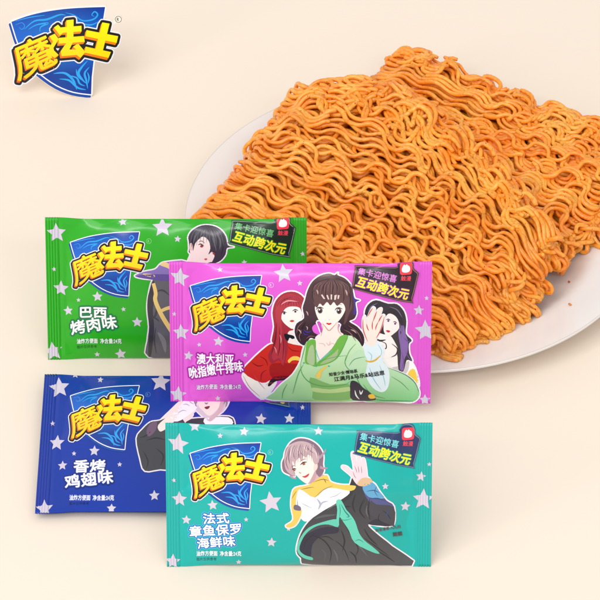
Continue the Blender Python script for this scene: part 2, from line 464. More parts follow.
def make_pack(name, label, rect, base, seed, deco, lean=20, z0=0.0, TH=15.0):
    x0, y0, x1, y1 = rect; LEAN = R(lean); KV = math.tan(ELEV-LEAN)
    Wp, Hp = x1-x0, y1-y0
    G = at((x0+x1)/2, y1, z0)
    dist = (G-CAM).dot(FW); mpp = dist*FIELD/D/600       # metres per photo pixel at the pack
    root = empty(name, G, (-LEAN, 0, 0))
    up = Vector((0, math.sin(LEAN), math.cos(LEAN)))
    lo, hi = .02, .2
    for _ in range(50):
        H = (lo+hi)/2
        if proj(G+up*H)[1] > y0: lo = H
        else: hi = H
    sv = H/mpp/Hp          # photo pixels to pack pixels, vertical
    def bulge0(u, v):
        a = smoothstep(min((u-SEAL), (Wp-SEAL-u))/46.0)**.8 if SEAL < u < Wp-SEAL else 0
        t = abs(2*v/Hp-1)
        b = max(0, 1-t**2.1)**.72
        edge = min(u-SEAL, Wp-SEAL-u)
        z = TH*a*b
        if edge > 0:
            e = math.exp(-edge/15.0)*min(1, edge/4)
            z += e*2.4*noise.noise(Vector((edge*.03, v*.085, seed)))*b
            e2 = math.exp(-edge/30.0)*min(1, edge/6)
            z += e2*3.4*noise.noise(Vector((edge*.02, v*.04+u*.01, seed+9)))*b
            # soft ripples along the folded long edges and over the belly
            fold = (smoothstep((t-.62)/.3))*min(1, edge/20)*min(1, (1-t)/.06)
            z += fold*1.7*noise.noise(Vector((u*.045, v*.02, seed+3)))
            z += .9*a*b*noise.noise(Vector((u*.016, v*.028, seed+5)))
            z = max(z, .25+.25*min(edge, 4)*min(1, (1-t)*12))
        return z
    GS = .5; gw = int(Wp/GS)+2; gh = int(Hp/GS)+2
    grid = [[bulge0(i*GS, min(j*GS, Hp)) for i in range(gw+1)] for j in range(gh+1)]
    def bulge(u, v):
        x = u/GS; y = v/GS
        if x < 0: x = 0
        if y < 0: y = 0
        i = int(x); j = int(y)
        if i >= gw: i = gw-1
        if j >= gh: j = gh-1
        fx = x-i; fy = y-j; r0 = grid[j]; r1 = grid[j+1]
        return (r0[i]*(1-fx)+r0[i+1]*fx)*(1-fy)+(r1[i]*(1-fx)+r1[i+1]*fx)*fy
    def place(u, v, z):
        a = smoothstep((min(u, Wp-u)-SEAL)/30.0)
        vv = Hp/2+(v-Hp/2)*(1-.022*a)
        return Vector(((u-Wp/2)*mpp, -z*mpp, (Hp-vv)*mpp*sv))
    def nrm(f, u, v, s=1):
        e = .5
        a = f(u+e, v)-f(u-e, v); b = f(u, v+e)-f(u, v-e)
        n = a.cross(b)
        if n.length == 0: return Vector((0, -s, 0))
        n.normalize()
        return n if n.y*s < 0 else -n
    F = lambda u, v: place(u, v, bulge(u, v))
    def Bk(u, v): return place(u, v, -bulge(Wp-u, v)*.85)
    # pouch
    us = []; u = SEAL
    while u < Wp-SEAL: us.append(u); u += .6 if (u < SEAL+10 or u > Wp-SEAL-11) else 1.5 if (u < SEAL+30 or u > Wp-SEAL-32) else 2.5
    us.append(Wp-SEAL)
    nv = 90; vsx = [Hp*(.5-.5*math.cos(PI*i/nv)) for i in range(nv+1)]
    vs = []; fs = []; nr = []
    for side in (0, 1):
        o = len(vs)
        for v in vsx:
            for u in us:
                vs.append(F(u, v) if side == 0 else Bk(u, v)); nr.append(nrm(F if side == 0 else Bk, u, min(max(v, .5), Hp-.5), 1 if side == 0 else -1))
        n = len(us)
        for j in range(nv):
            for i in range(n-1):
                q = (o+j*n+i, o+(j+1)*n+i, o+(j+1)*n+i+1, o+j*n+i+1)
                fs.append(q if side == 0 else q[::-1])
    art_base = lin(base); pouch_data = (vs, fs, nr)
    # crimped seals
    def rib(u):
        e = min(u, SEAL-u) if u < SEAL else min(u-(Wp-SEAL), Wp-u)
        return .36*math.sin(2*PI*u/2.7)*smoothstep(e/1.2)
    def S(u, v): return place(u, v, .45+rib(u)+.5*noise.noise(Vector((u*.02, v*.03, seed+20))))
    for k in (0, 1):
        a = 0 if k == 0 else Wp-SEAL
        n = 34; m = 40; vs = []; fs = []
        ws = [a+SEAL*i/n for i in range(n+1)]
        # zig-zag cut along the outer edge
        for s in (0, 1):
            for j in range(m+1):
                for i, u in enumerate(ws):
                    v = Hp*j/m
                    P = S(u, v)
                    if s: P = P+Vector((0, .9*mpp, 0))
                    vs.append(P)
        N = (n+1)*(m+1)
        for j in range(m):
            for i in range(n):
                q = (j*(n+1)+i, (j+1)*(n+1)+i, (j+1)*(n+1)+i+1, j*(n+1)+i+1)
                fs.append(q); fs.append(tuple(N+x for x in q[::-1]))
        for j in range(m):
            for i in (0, n):
                a_, b_ = j*(n+1)+i, (j+1)*(n+1)+i
                fs.append((a_, b_, b_+N, a_+N) if i else (b_, a_, a_+N, b_+N))
        for i in range(n):
            for j in (0, m):
                a_, b_ = j*(n+1)+i, j*(n+1)+i+1
                fs.append((a_, b_, b_+N, a_+N) if not j else (b_, a_, a_+N, b_+N))
        mesh_obj('crimped_seal', vs, fs, PRINT, root, True, [art_base]*len(vs))
    def FN(x, y, lift):
        u = min(max(x-x0, .02), Wp-.02); v = min(max(y-y0, .02), Hp-.02)
        inseal = u < SEAL or u > Wp-SEAL
        # the pouch's swell moves the print a little down as seen from above: printed that much higher
        f = S if inseal else F
        if not inseal:
            w = min(1, (Hp-v)/10, v/6)
            v = max(.05, v-KV*bulge(u, v)/sv*.85*max(0, w)*min(1, min(u-SEAL, Wp-SEAL-u)/28))
        P = f(u, v); N = nrm(f, u, min(max(v, .5), Hp-.5))
        return P+Vector((0, -lift*mpp, 0)), N
    deco(root, rect, FN)
    vs, fs, nr = pouch_data; n0 = len(vs); sv_, sf, sc_, sn = STARS[root.name]
    mesh_obj('pouch', vs+sv_, fs+[tuple(i+n0 for i in f) for f in sf], PRINT, root, True, [art_base]*n0+sc_, nr+sn)
    return root

STEP = .055; STARS = {}
def put(name, art, root, FN, label=None):
    if name == 'printed_star_pattern':
        STARS[root.name] = art.build(name, FN, root, STEP, fine=True, raw=True); return
    o = art.build(name, FN, root, STEP, fine=True)
    if label: o['label'] = label
    return o

PAPER = (232, 226, 238)
def small_print(art, x, y, dark, light, second):
    art.text('油炸方便面', x, y, 4.3, 5.6, 0, light, 2, bold=.10, outlines=((.42, dark, 0),))
    art.text('净含量:24克', x+23.5, y, 4.3, 5.6, 0, light, 2, bold=.10, outlines=((.42, dark, 0),))
    if second: art.text('图片仅供参考', x, y+5.2, 3.4, 3.6, 0, second, 2)

def figure_outline(art, loops, r, layer, col=(238, 230, 238)):
    S = []
    for l in loops:
        l = dedupe(clip(smooth(l, True, 3), *art.b))
        if len(l) < 3: continue
        S.append(l); S += [q for q in (dedupe(clip(s, *art.b)) for s in stroke_loops(l, r, True, 8)) if len(q) > 2]
    art.add(tri_union(S), col, layer)

# ---- teal pack
def deco_teal(root, rect, FN):
    A = Art(rect)
    for x, y, r in [(179.4, 443.4, 11), (175, 479.6, 2.5), (180.2, 498.2, 8), (186.9, 518.9, 5), (213.5, 503.4, 5.5), (246.6, 517.8, 2.5), (271.1, 500.3, 11.5), (288.7, 527.4, 2.6), (271.6, 541.6, 5.3), (221.2, 433.9, 3), (244.8, 429.7, 5), (196, 424.8, 6), (172.9, 561, 8), (238.8, 562.3, 3), (318.2, 429.2, 5), (384.4, 484.4, 3.6), (404.6, 505, 5.3), (420, 475.9, 5.3), (428, 463.7, 2.4), (422.4, 498.6, 11)]:
        split_star(A, x, y, r, rect)
    put('printed_star_pattern', A, root, FN)
    A = Art(rect); _, _, rc = emblem(A, .745, 181.7, 435.9); reg_mark(A, rc, .8, (120, 205, 200), 4)
    put('printed_emblem', A, root, FN)
    A = Art(rect)
    ol = ((2.1, (70, 190, 215), 0), (1.4, (30, 110, 190), 0))
    A.text('法式', 203.5, 521.8, 13.5, 11.5, -3, (250, 252, 255), 4, bold=.3, outlines=ol, fl=8)
    A.text('章鱼保罗', 189.8, 535.2, 13.4, 12.0, -4, (250, 252, 255), 5, bold=.3, outlines=ol, fl=8)
    A.text('海鲜味', 197.5, 547.6, 13.0, 12.0, -5, (250, 252, 255), 6, bold=.3, outlines=ol, fl=8)
    put('printed_flavour_name', A, root, FN)
    A = Art(rect); small_print(A, 196.5, 555.6, (60, 150, 165), (240, 250, 250), (25, 60, 60))
    put('printed_small_text', A, root, FN)
    A = Art(rect)
    T1 = lambda p: Z(7.5, 270, 430, p); T2 = lambda p: Z(6.82, 290, 480, p); T3 = lambda p: Z(4.878, 335, 445, p); T0 = lambda p: Z(3.53, 270, 415, p)
    hairb = T1([(115, 150), (150, 85), (210, 50), (280, 55), (340, 85), (380, 130), (398, 180), (395, 240), (402, 290), (370, 335), (330, 300), (200, 260), (185, 330), (140, 315), (100, 290), (92, 230), (108, 190)])
    coat = T0([(290, 207), (300, 228), (330, 245), (352, 268), (400, 305), (432, 330), (436, 350), (432, 384), (405, 389), (345, 380), (372, 412), (430, 462), (500, 532), (150, 532), (110, 505), (94, 480), (103, 430), (125, 385), (165, 345), (240, 300), (272, 262)])
    yel = T1([(322, 372), (375, 335), (425, 322), (450, 370), (520, 392), (600, 396), (640, 405), (600, 440), (430, 415), (335, 490), (240, 432), (205, 445), (195, 560), (240, 590), (200, 690), (150, 720), (120, 705), (175, 660), (160, 560), (165, 470), (190, 418), (280, 398)])
    white = T2([(62, 58), (110, 80), (170, 105), (230, 60), (300, 35), (380, 45), (402, 75), (330, 130), (220, 200), (120, 262), (78, 235), (62, 140)])
    hand = T3([(100, 178), (75, 140), (50, 118), (30, 100), (34, 88), (58, 94), (85, 118), (84, 80), (76, 36), (82, 22), (92, 30), (103, 78), (103, 42), (112, 34), (119, 44), (124, 88), (126, 58), (134, 52), (142, 62), (150, 108), (154, 142), (165, 152), (175, 178), (130, 188)])
    sleeve = T3([(130, 188), (180, 172), (212, 215), (248, 262), (284, 292), (284, 380), (240, 340), (160, 262)])
    figure_outline(A, [hairb, coat, yel, white, sleeve], 1.35, 3)
    figure_outline(A, [hand], .9, 3.5)
    A.poly(coat, lambda x, y: (58+22*min(1, max(0, (y-500)/60)),)*2+(64+20*min(1, max(0, (y-500)/60)),), 4)
    A.poly(T1([(300, 320), (350, 240), (390, 310), (412, 335), (335, 378), (300, 390)]), (208, 172, 178), 4)
    A.poly(T0([(100, 472), (118, 425), (180, 393), (238, 392), (236, 412), (185, 420), (150, 455), (142, 505), (112, 498)]), (44, 44, 62), 5)
    A.poly(T0([(290, 212), (300, 230), (292, 268), (262, 300), (240, 306), (268, 268)]), (50, 50, 54), 5)
    A.poly(T0([(345, 380), (370, 362), (405, 360), (425, 384), (405, 387)]), (44, 46, 58), 5)
    A.poly(white, (250, 250, 252), 6)
    A.poly(yel, (228, 196, 92), 7)
    A.poly(T1([(185, 545), (228, 560), (228, 590), (180, 580)]), (110, 98, 120), 8)
    # white shirt shadows
    A.poly([taper(T2(p), .1, mid=m) for p, m in (([(180, 110), (205, 150), (190, 190)], 2.2), ([(260, 130), (220, 140), (200, 175)], 1.6), ([(75, 140), (110, 160), (150, 180)], .8), ([(350, 62), (310, 92), (260, 105)], .8))], (170, 176, 196), 7, False)
    A.poly([taper(T1(p), .1, mid=m) for p, m in (([(322, 374), (390, 352), (440, 362)], .8), ([(400, 345), (410, 362), (418, 380)], .9), ([(230, 430), (280, 418), (330, 410)], .7), ([(335, 488), (400, 430), (470, 400)], .6), ([(165, 500), (180, 470), (200, 440)], .6))], (140, 110, 70), 8, False)
    # teal trim
    A.poly(T2([(78, 372), (130, 312), (220, 275), (320, 255), (326, 310), (260, 292), (190, 300), (125, 340), (84, 398), (64, 470), (100, 510), (152, 528), (150, 545), (90, 530), (55, 495), (48, 445)]), (92, 196, 172), 6)
    A.poly(T2([(315, 262), (320, 190), (312, 130), (340, 118), (362, 150), (382, 190), (402, 212), (440, 268), (468, 350), (505, 405), (560, 450), (610, 500), (560, 490), (440, 422), (400, 335), (362, 275), (335, 240), (330, 300)]), (96, 202, 178), 8)
    A.poly([taper(T2(p), .1, mid=m) for p, m in (([(345, 150), (372, 200), (400, 235), (380, 240)], 1.3), ([(440, 410), (470, 400), (500, 420)], .8), ([(335, 150), (340, 200), (335, 240)], .7), ([(330, 250), (370, 262), (420, 250)], .6))], (50, 130, 120), 9, False)
    # coat folds
    A.poly([taper(T0(p), .1, mid=m) for p, m in (([(150, 420), (190, 440), (215, 480), (210, 525)], 1.2), ([(170, 430), (200, 425), (225, 440)], .8), ([(265, 385), (290, 430), (310, 470), (300, 500)], .9), ([(300, 270), (290, 310), (300, 340)], 1.5), ([(330, 290), (315, 330), (335, 360)], 1.6), ([(350, 285), (345, 330), (352, 365)], 1.2), ([(385, 340), (380, 360), (392, 375)], 1.1), ([(330, 430), (370, 460), (420, 500)], 1.0), ([(230, 440), (260, 470), (280, 520)], .9))], (38, 38, 44), 7, False)
    A.poly([taper(T0(p), .1, mid=m) for p, m in (([(155, 360), (190, 350), (235, 345)], 2.5), ([(180, 470), (195, 490), (190, 520)], 2.2), ([(310, 410), (340, 450), (400, 500)], 3), ([(360, 310), (400, 340), (420, 350)], 2.4))], (84, 86, 90), 6, False)
    A.poly([taper(T0(p), .1, mid=m) for p, m in (([(120, 470), (128, 440), (160, 412)], 1.2), ([(250, 400), (262, 440), (255, 480)], 1.6), ([(330, 395), (350, 430), (380, 460)], 1.4), ([(280, 480), (300, 500), (305, 525)], 1.3), ([(395, 330), (412, 345), (424, 365)], 1.0), ([(240, 330), (262, 318), (285, 316)], 1.2), ([(380, 480), (410, 500), (440, 522)], 1.1))], (40, 40, 46), 7.3, False)
    A.poly([taper(T0(p), .1, mid=m) for p, m in (([(200, 330), (225, 312), (250, 306)], 1.3), ([(222, 470), (235, 495), (238, 522)], 1.8), ([(340, 310), (338, 335), (345, 355)], 1.2), ([(300, 440), (322, 470), (345, 500)], 1.5))], (98, 98, 104), 7.4, False)
    # sleeve
    A.poly(sleeve, (80, 84, 136), 6)
    A.poly(T3([(130, 188), (180, 172), (212, 215), (235, 250), (160, 242)]), (96, 160, 200), 7)
    A.poly(T3([(170, 262), (200, 280), (284, 296), (286, 384), (270, 386), (170, 330)]), (66, 66, 74), 7)
    A.poly([taper(T3(p), .1, mid=m) for p, m in (([(150, 215), (185, 210), (212, 222)], .8), ([(165, 250), (205, 250), (240, 262)], 1.3), ([(200, 190), (190, 215), (205, 240)], .6), ([(260, 300), (250, 330), (262, 360)], 1.1))], (52, 70, 120), 8, False)
    A.poly(hand, (232, 208, 216), 6)
    A.poly(T3([(105, 182), (128, 150), (168, 152), (178, 172), (140, 190)]), (214, 180, 140), 7)
    A.poly([taper(T3(p), .1, mid=.55) for p in ([(92, 90), (100, 110), (104, 125)], [(108, 90), (112, 110), (114, 125)], [(124, 92), (126, 112), (126, 128)], [(84, 118), (92, 140), (100, 150)])], (150, 105, 125), 7, False)
    # head
    A.poly(hairb, lambda x, y: (120+18*(y-436)/40, 98+10*(y-436)/40, 118+6*(y-436)/40), 5)
    A.poly(T1([(168, 215), (200, 170), (250, 150), (310, 175), (336, 230), (338, 275), (322, 318), (300, 362), (284, 388), (245, 368), (205, 330), (178, 282)]), (249, 228, 220), 6)
    A.poly(T1([(330, 235), (350, 230), (356, 262), (338, 292), (326, 280)]), (238, 205, 200), 7)
    A.poly(T1([(285, 388), (305, 355), (325, 315), (338, 280), (345, 320), (325, 365)]), (196, 154, 162), 7)
    A.poly(T1([(122, 118), (165, 85), (225, 68), (290, 80), (345, 120), (368, 180), (362, 225), (342, 240), (325, 225), (312, 185), (285, 168), (268, 190), (250, 178), (232, 218), (222, 190), (196, 215), (188, 250), (172, 215), (165, 260), (182, 300), (190, 332), (150, 312), (118, 275), (108, 215), (112, 160)]), (190, 162, 168), 8)
    A.poly([taper(T1(p), .1, mid=m) for p, m in (([(150, 120), (140, 180), (150, 240)], 1.1), ([(190, 100), (178, 150), (185, 200)], 1.0), ([(235, 92), (225, 140), (250, 178)], .9), ([(275, 95), (290, 130), (330, 160)], 1.1), ([(300, 90), (345, 130), (360, 180)], 1.3), ([(125, 180), (122, 230), (140, 280)], .9), ([(200, 130), (215, 160), (218, 195)], .8))], (128, 98, 120), 9, False)
    A.poly([taper(T1(p), .1, mid=m) for p, m in (([(165, 110), (156, 150), (162, 200)], .9), ([(215, 90), (205, 125), (208, 160)], .8), ([(255, 100), (262, 130), (290, 150)], .8), ([(320, 130), (345, 160), (350, 200)], .8))], (224, 202, 204), 9, False)
    # finer hair lines
    A.poly([taper(T1([(p, 84+abs(p-230)*.25), (p-18+(p-230)*.10, 130), (p-26+(p-230)*.22, 190+((p*7) % 40))]), .08, mid=.55) for p in range(150, 330, 14)], (146, 116, 128), 9.3, False)
    A.poly([taper(T1([(p, 90), (p-14+(p-230)*.1, 126), (p-20+(p-230)*.2, 160+((p*5) % 30))]), .08, mid=.4) for p in range(157, 330, 21)], (226, 204, 204), 9.4, False)
    A.poly([T1(q) for q in ([(355, 190), (378, 170), (398, 150), (412, 128), (418, 122), (416, 142), (400, 172), (376, 200)], [(375, 250), (398, 262), (428, 262), (430, 272), (400, 278), (372, 272)], [(150, 322), (178, 338), (200, 342), (196, 352), (170, 348), (146, 332)])], (172, 142, 158), 5.5, False)
    A.poly([taper(T1(p), .15, mid=m) for p, m in (([(226, 245), (250, 226), (278, 224)], 1.2), ([(165, 282), (182, 272), (198, 276)], 1.1))], (60, 36, 40), 9, False)
    A.poly([ell(*T1([(254, 238)])[0], 1.5, 1.0, -.4), ell(*T1([(184, 284)])[0], 1.1, .9, 0)], (150, 90, 60), 9, False)
    A.poly([taper(T1(p), .1, mid=.6) for p in ([(222, 222), (245, 205), (272, 200)], [(160, 262), (178, 250), (195, 255)], [(216, 296), (226, 305), (236, 302)])], (130, 85, 85), 9, False)
    A.poly([T1([(240, 330), (262, 326), (292, 308), (285, 328), (262, 340)])], (196, 62, 66), 9)
    put('printed_figure', A, root, FN)
    A = Art(rect)
    A.text('知音漫客·九九归', 375, 530.4, 3.6, 3.6, -8, (90, 70, 80), 12, bold=.08)
    A.text('熙熙', 392.5, 535.6, 5.0, 4.6, -8, (80, 56, 60), 12, bold=.15)
    put('printed_caption', A, root, FN)
    A = Art(rect)
    badge(A, 2, 165.3, (30, 52, 98), ((40, 90, 120), (120, 130, 150), (30, 56, 96)), (120, 214, 218), (20, 150, 130))
    put('printed_badge', A, root, FN)

def split_star(A, x, y, r, rect):
    """a star that straddles a seal is printed in pieces so that each lies on its own face"""
    x0, y0, x1, y1 = rect
    a0 = R(-90+random.uniform(-9, 9))
    l = [(x+(r if i % 2 == 0 else r*.47)*math.cos(a0+i*PI/5), y+(r if i % 2 == 0 else r*.47)*math.sin(a0+i*PI/5)) for i in range(10)]
    for a, b in ((x0, x0+SEAL-.02), (x0+SEAL+.02, x1-SEAL-.02), (x1-SEAL+.02, x1)):
        q = dedupe(clip(l, a, y0+.3, b, y1-.3))
        if len(q) > 2 and abs(area(q)) > .05:
            t = tri_union([q])
            if a < x0+5 or b > x1-5:   # ribbed: cut into narrow strips so the print follows the crimps
                t2 = []
                n = int((b-a)/.45)+1
                for i in range(n):
                    s = dedupe(clip(q, a+i*.45, y0, min(a+(i+1)*.45, b), y1), .005)
                    if len(s) > 2 and abs(area(s)) > 1e-3:
                        t2 += tri_union([s])
                t = t2
            A.add(t, (208, 200, 216), 2.6 if not (a < x0+5 or b > x1-5) else 4)

# ---- pink pack
def deco_pink(root, rect, FN):
    A = Art(rect)
    for x, y, r in [(181, 277, 10), (175.3, 313.4, 2.5), (181.8, 331.7, 8.5), (189, 355, 5), (199.9, 343.3, 2.5), (219.2, 340.2, 5.5), (245.6, 353.6, 2.7), (221, 268, 3), (283.8, 271.8, 10), (299.8, 281.6, 3), (178, 394.4, 9), (218, 399, 3), (425.5, 297.6, 2.6), (417.8, 309.7, 5.5), (424.5, 329.9, 11), (424.8, 399.6, 6), (262, 398, 4)]:
        split_star(A, x, y, r, rect)
    put('printed_star_pattern', A, root, FN)
    A = Art(rect); _, _, rc = emblem(A, .75, 181.8, 268.9); reg_mark(A, rc, .8, (245, 190, 240), 4)
    put('printed_emblem', A, root, FN)
    A = Art(rect)
    ol = ((1.9, (170, 30, 160), 0),)
    A.text('澳大利亚', 197.0, 362.0, 9.4, 11.4, 1, (252, 244, 252), 4, bold=.25, outlines=ol, fl=8)
    A.text('吮指嫩牛排味', 189.5, 376.8, 9.2, 12.2, -7.5, (252, 244, 252), 5, bold=.25, outlines=ol, fl=8)
    put('printed_flavour_name', A, root, FN)
    A = Art(rect); small_print(A, 196.5, 389.0, (140, 70, 150), (250, 225, 250), None)
    put('printed_small_text', A, root, FN)

    OUT = (244, 238, 246)
    L = lambda p: Z(5, 240, 285, p); M1 = lambda p: Z(7.5, 290, 265, p); M2 = lambda p: Z(7.5, 290, 330, p); Q = lambda p: Z(5, 355, 290, p)
    # left figure
    A = Art(rect)
    hair = L([(172, 200), (164, 130), (180, 70), (220, 32), (275, 26), (318, 55), (335, 110), (330, 190), (275, 215), (240, 230), (240, 300), (232, 350), (218, 402), (195, 370), (160, 388), (142, 345), (168, 290), (160, 270)])
    top = L([(135, 300), (170, 285), (235, 272), (340, 290), (340, 395), (250, 455), (165, 468), (110, 488), (18, 432), (55, 375)])
    arm = L([(16, 455), (38, 420), (70, 445), (110, 505), (150, 470), (178, 462), (172, 500), (125, 565), (95, 562), (45, 510)])
    figure_outline(A, [hair, top, arm], 1.5, 3, OUT)
    A.poly(top, (208, 42, 34), 5); A.poly(arm, (252, 238, 228), 4)
    A.poly(L([(225, 180), (275, 195), (280, 245), (330, 285), (335, 300), (235, 280), (222, 240)]), (250, 230, 226), 6)
    A.poly(L([(150, 400), (200, 385), (330, 400), (262, 452), (165, 466)]), (168, 26, 26), 6)
    A.poly(L([(240, 372), (262, 352), (290, 352), (312, 370), (318, 385), (290, 372), (262, 372), (246, 385)]), (250, 206, 90), 7)
    A.poly([taper(L(p), .1, mid=m) for p, m in (([(60, 380), (90, 400), (120, 395)], 1.0), ([(100, 350), (130, 370), (140, 400)], .9), ([(105, 480), (110, 440), (135, 420)], .8), ([(240, 300), (262, 320), (300, 325)], .8), ([(160, 460), (200, 455), (250, 452)], 1.2))], (130, 16, 22), 7, False)
    A.poly(L([(140, 500), (165, 462), (235, 455), (265, 450), (240, 470), (180, 480), (150, 505)]), (54, 30, 36), 6)
    A.poly([taper(L(p), .2, mid=.5) for p in ([(18, 452), (50, 512), (100, 560)], [(70, 445), (100, 490), (125, 520)], [(130, 500), (150, 488), (170, 492)])], (200, 80, 70), 6, False)
    A.poly(hair, (164, 40, 56), 7)
    A.poly(L([(205, 135), (225, 105), (262, 92), (298, 105), (312, 140), (302, 180), (268, 212), (232, 192), (210, 165)]), (253, 238, 232), 8)
    A.poly(L([(178, 120), (200, 60), (250, 36), (300, 52), (325, 100), (320, 165), (310, 130), (296, 104), (262, 98), (235, 104), (218, 122), (208, 150), (212, 210), (222, 300), (225, 360), (212, 395), (198, 360), (170, 372), (160, 345), (182, 280), (184, 200)]), (182, 52, 66), 9)
    A.poly([taper(L(p), .1, mid=m) for p, m in (([(185, 180), (178, 260), (158, 340)], 1.1), ([(198, 200), (200, 290), (190, 350)], 1.1), ([(212, 230), (218, 300), (214, 370)], .8), ([(200, 90), (220, 65), (260, 52)], .9), ([(235, 90), (262, 72), (300, 80)], .8))], (110, 20, 38), 10, False)
    A.poly([taper(L(p), .1, mid=m) for p, m in (([(205, 90), (240, 70), (290, 74)], 1.4), ([(200, 240), (206, 262), (204, 285)], 1.0), ([(170, 300), (180, 315), (182, 335)], .8))], (236, 150, 158), 10.5, False)
    A.poly([taper(L(p), .15, mid=1.1) for p in ([(208, 132), (220, 125), (234, 130)], [(262, 122), (276, 114), (292, 120)])]+[ell(*L([(222, 133)])[0], 1.1, 1.1), ell(*L([(277, 124)])[0], 1.1, 1.1)], (60, 50, 66), 10, False)
    A.poly([taper(L([(255+(p-255)*.4, 42), (p, 80), (p+(p-255)*.15, 96+((p*3) % 9))]), .1, mid=.5) for p in range(196, 318, 12)], (130, 26, 46), 10.2, False)
    A.poly(L([(248, 172), (260, 166), (272, 170), (262, 177)]), (214, 36, 44), 10)
    A.poly(L([(222, 236), (250, 240), (268, 246), (276, 256), (262, 262), (248, 256), (240, 272), (228, 262)]), (30, 24, 34), 10)
    put('printed_figure', A, root, FN, 'printed long red haired woman in a red top')
    # right figure
    A = Art(rect)
    hairR = Q([(45, 110), (60, 66), (100, 42), (160, 60), (205, 62), (240, 100), (252, 150), (250, 210), (280, 245), (266, 262), (268, 310), (284, 352), (256, 345), (240, 400), (215, 392), (205, 300), (170, 260), (120, 250), (60, 160)])
    bodyR = Q([(115, 215), (172, 215), (180, 250), (240, 300), (278, 355), (300, 395), (318, 470), (290, 500), (180, 440), (125, 340)])
    figure_outline(A, [hairR, bodyR], 1.5, 3, OUT)
    A.poly(bodyR, (250, 243, 242), 4)
    A.poly(Q([(268, 402), (296, 394), (316, 470), (300, 486), (262, 440)]), (240, 200, 70), 5)
    A.poly(Q([(180, 385), (235, 370), (268, 350), (262, 400), (240, 415), (190, 400)]), (205, 195, 200), 5)
    A.poly(hairR, (50, 42, 52), 6)
    A.poly(Q([(105, 215), (140, 215), (170, 218), (200, 262), (212, 300), (180, 330), (130, 330)]), (250, 240, 238), 7)
    A.poly(Q([(130, 140), (150, 108), (190, 108), (214, 145), (216, 182), (190, 210), (165, 226), (142, 205)]), (252, 235, 232), 8)
    A.poly(Q([(134, 125), (150, 98), (185, 82), (222, 110), (236, 170), (222, 215), (214, 150), (192, 118), (160, 112), (140, 150), (138, 210), (128, 190)]), (42, 34, 44), 9)
    A.poly(Q([(212, 200), (236, 165), (250, 215), (262, 255), (258, 310), (244, 340), (240, 392), (222, 388), (226, 300)]), (132, 96, 168), 9)
    A.poly([taper(Q(p), .1, mid=m) for p, m in (([(240, 230), (262, 250), (278, 244)], 1), ([(230, 300), (240, 350), (230, 395)], .8), ([(250, 300), (265, 330), (282, 350)], 1.0))], (104, 70, 146), 10, False)
    A.poly([taper(Q(p), .1, mid=m) for p, m in (([(165, 75), (205, 90), (232, 130)], 1.1), ([(60, 110), (75, 75), (110, 56)], 1.0), ([(215, 150), (228, 190), (228, 240)], .9))], (110, 104, 124), 10, False)
    A.poly([taper(Q(p), .15, mid=1.0) for p in ([(150, 142), (162, 138), (172, 144)], [(186, 152), (196, 150), (206, 158)])]+[ell(*Q([(162, 147)])[0], 1, 1), ell(*Q([(196, 160)])[0], 1, 1)], (92, 50, 100), 10, False)
    A.poly(Q([(150, 196), (162, 194), (172, 199), (162, 206)]), (206, 40, 60), 10)
    A.poly([taper(Q(p), .4, mid=1.8) for p in ([(96, 232), (120, 246), (150, 242)],)]+[taper(Q([(128, 250), (150, 262), (152, 285), (138, 284), (136, 268)]), .4, mid=1.0), taper(Q([(180, 262), (208, 285), (202, 315), (178, 330)]), .3, mid=1.3)], (34, 28, 36), 10, False)
    put('printed_figure', A, root, FN, 'printed woman with black and purple hair')
    # middle figure
    A = Art(rect)
    hairM = M1([(225, 66), (290, 50), (330, 62), (355, 44), (352, 62), (400, 82), (440, 120), (466, 180), (480, 236), (518, 250), (486, 268), (495, 340), (478, 388), (440, 410), (500, 450), (545, 510), (552, 570), (530, 602), (480, 560), (400, 530), (372, 470), (370, 420), (200, 400), (212, 470), (222, 520), (190, 545), (150, 535), (112, 592), (62, 562), (35, 490), (50, 425), (105, 385), (95, 310), (112, 250), (130, 180), (165, 112)])
    robe = M2([(125, 75), (95, 150), (78, 230), (20, 330), (-60, 400), (-120, 470), (-130, 528), (600, 528), (620, 300), (580, 200), (545, 130), (500, 60), (430, 28), (340, 90), (220, 150), (190, 60)])
    sleeve = Q([(0, 300), (40, 300), (70, 330), (130, 340), (165, 385), (250, 418), (300, 462), (322, 515), (300, 552), (240, 562), (60, 562), (-30, 500), (-60, 400)])
    hand = Q([(62, 268), (50, 240), (36, 195), (34, 140), (42, 118), (50, 125), (54, 160), (62, 120), (82, 78), (94, 78), (96, 92), (84, 145), (104, 96), (122, 80), (130, 90), (112, 150), (132, 116), (144, 118), (140, 140), (124, 188), (104, 228), (98, 268)])
    cuff = Q([(48, 268), (108, 252), (140, 290), (132, 340), (168, 400), (166, 480), (135, 512), (85, 485), (52, 420), (60, 352), (44, 310)])
    figure_outline(A, [hairM, robe, sleeve, cuff], 1.35, 12, OUT)
    figure_outline(A, [hand], .9, 12.5, OUT)
    A.poly(hairM, lambda x, y: (84-20*min(1, max(0, (y-275)/60)), 54-16*min(1, max(0, (y-275)/60)), 58-8*min(1, max(0, (y-275)/60))), 13)
    A.poly(M1([(165, 455), (195, 430), (215, 480), (225, 510), (180, 495)]), (232, 100, 218), 14)
    A.poly(M1([(462, 190), (480, 236), (516, 250), (486, 262), (494, 335), (470, 360), (478, 290)]), (72, 50, 150), 14)
    A.poly(M2([(240, -70), (350, -70), (362, -10), (402, 30), (345, 110), (225, 225), (188, 120), (190, 40), (240, 0)]), (252, 234, 226), 15)
    def rg(x, y):
        t = min(1, max(0, (y-345)/55)); return (206-46*t, 232-26*t, 192-52*t)
    A.poly(robe, rg, 14)
    A.poly(sleeve, lambda x, y: (196-70*min(1, max(0, (y-365)/35)), 226-34*min(1, max(0, (y-365)/35)), 188-60*min(1, max(0, (y-365)/35))), 15)
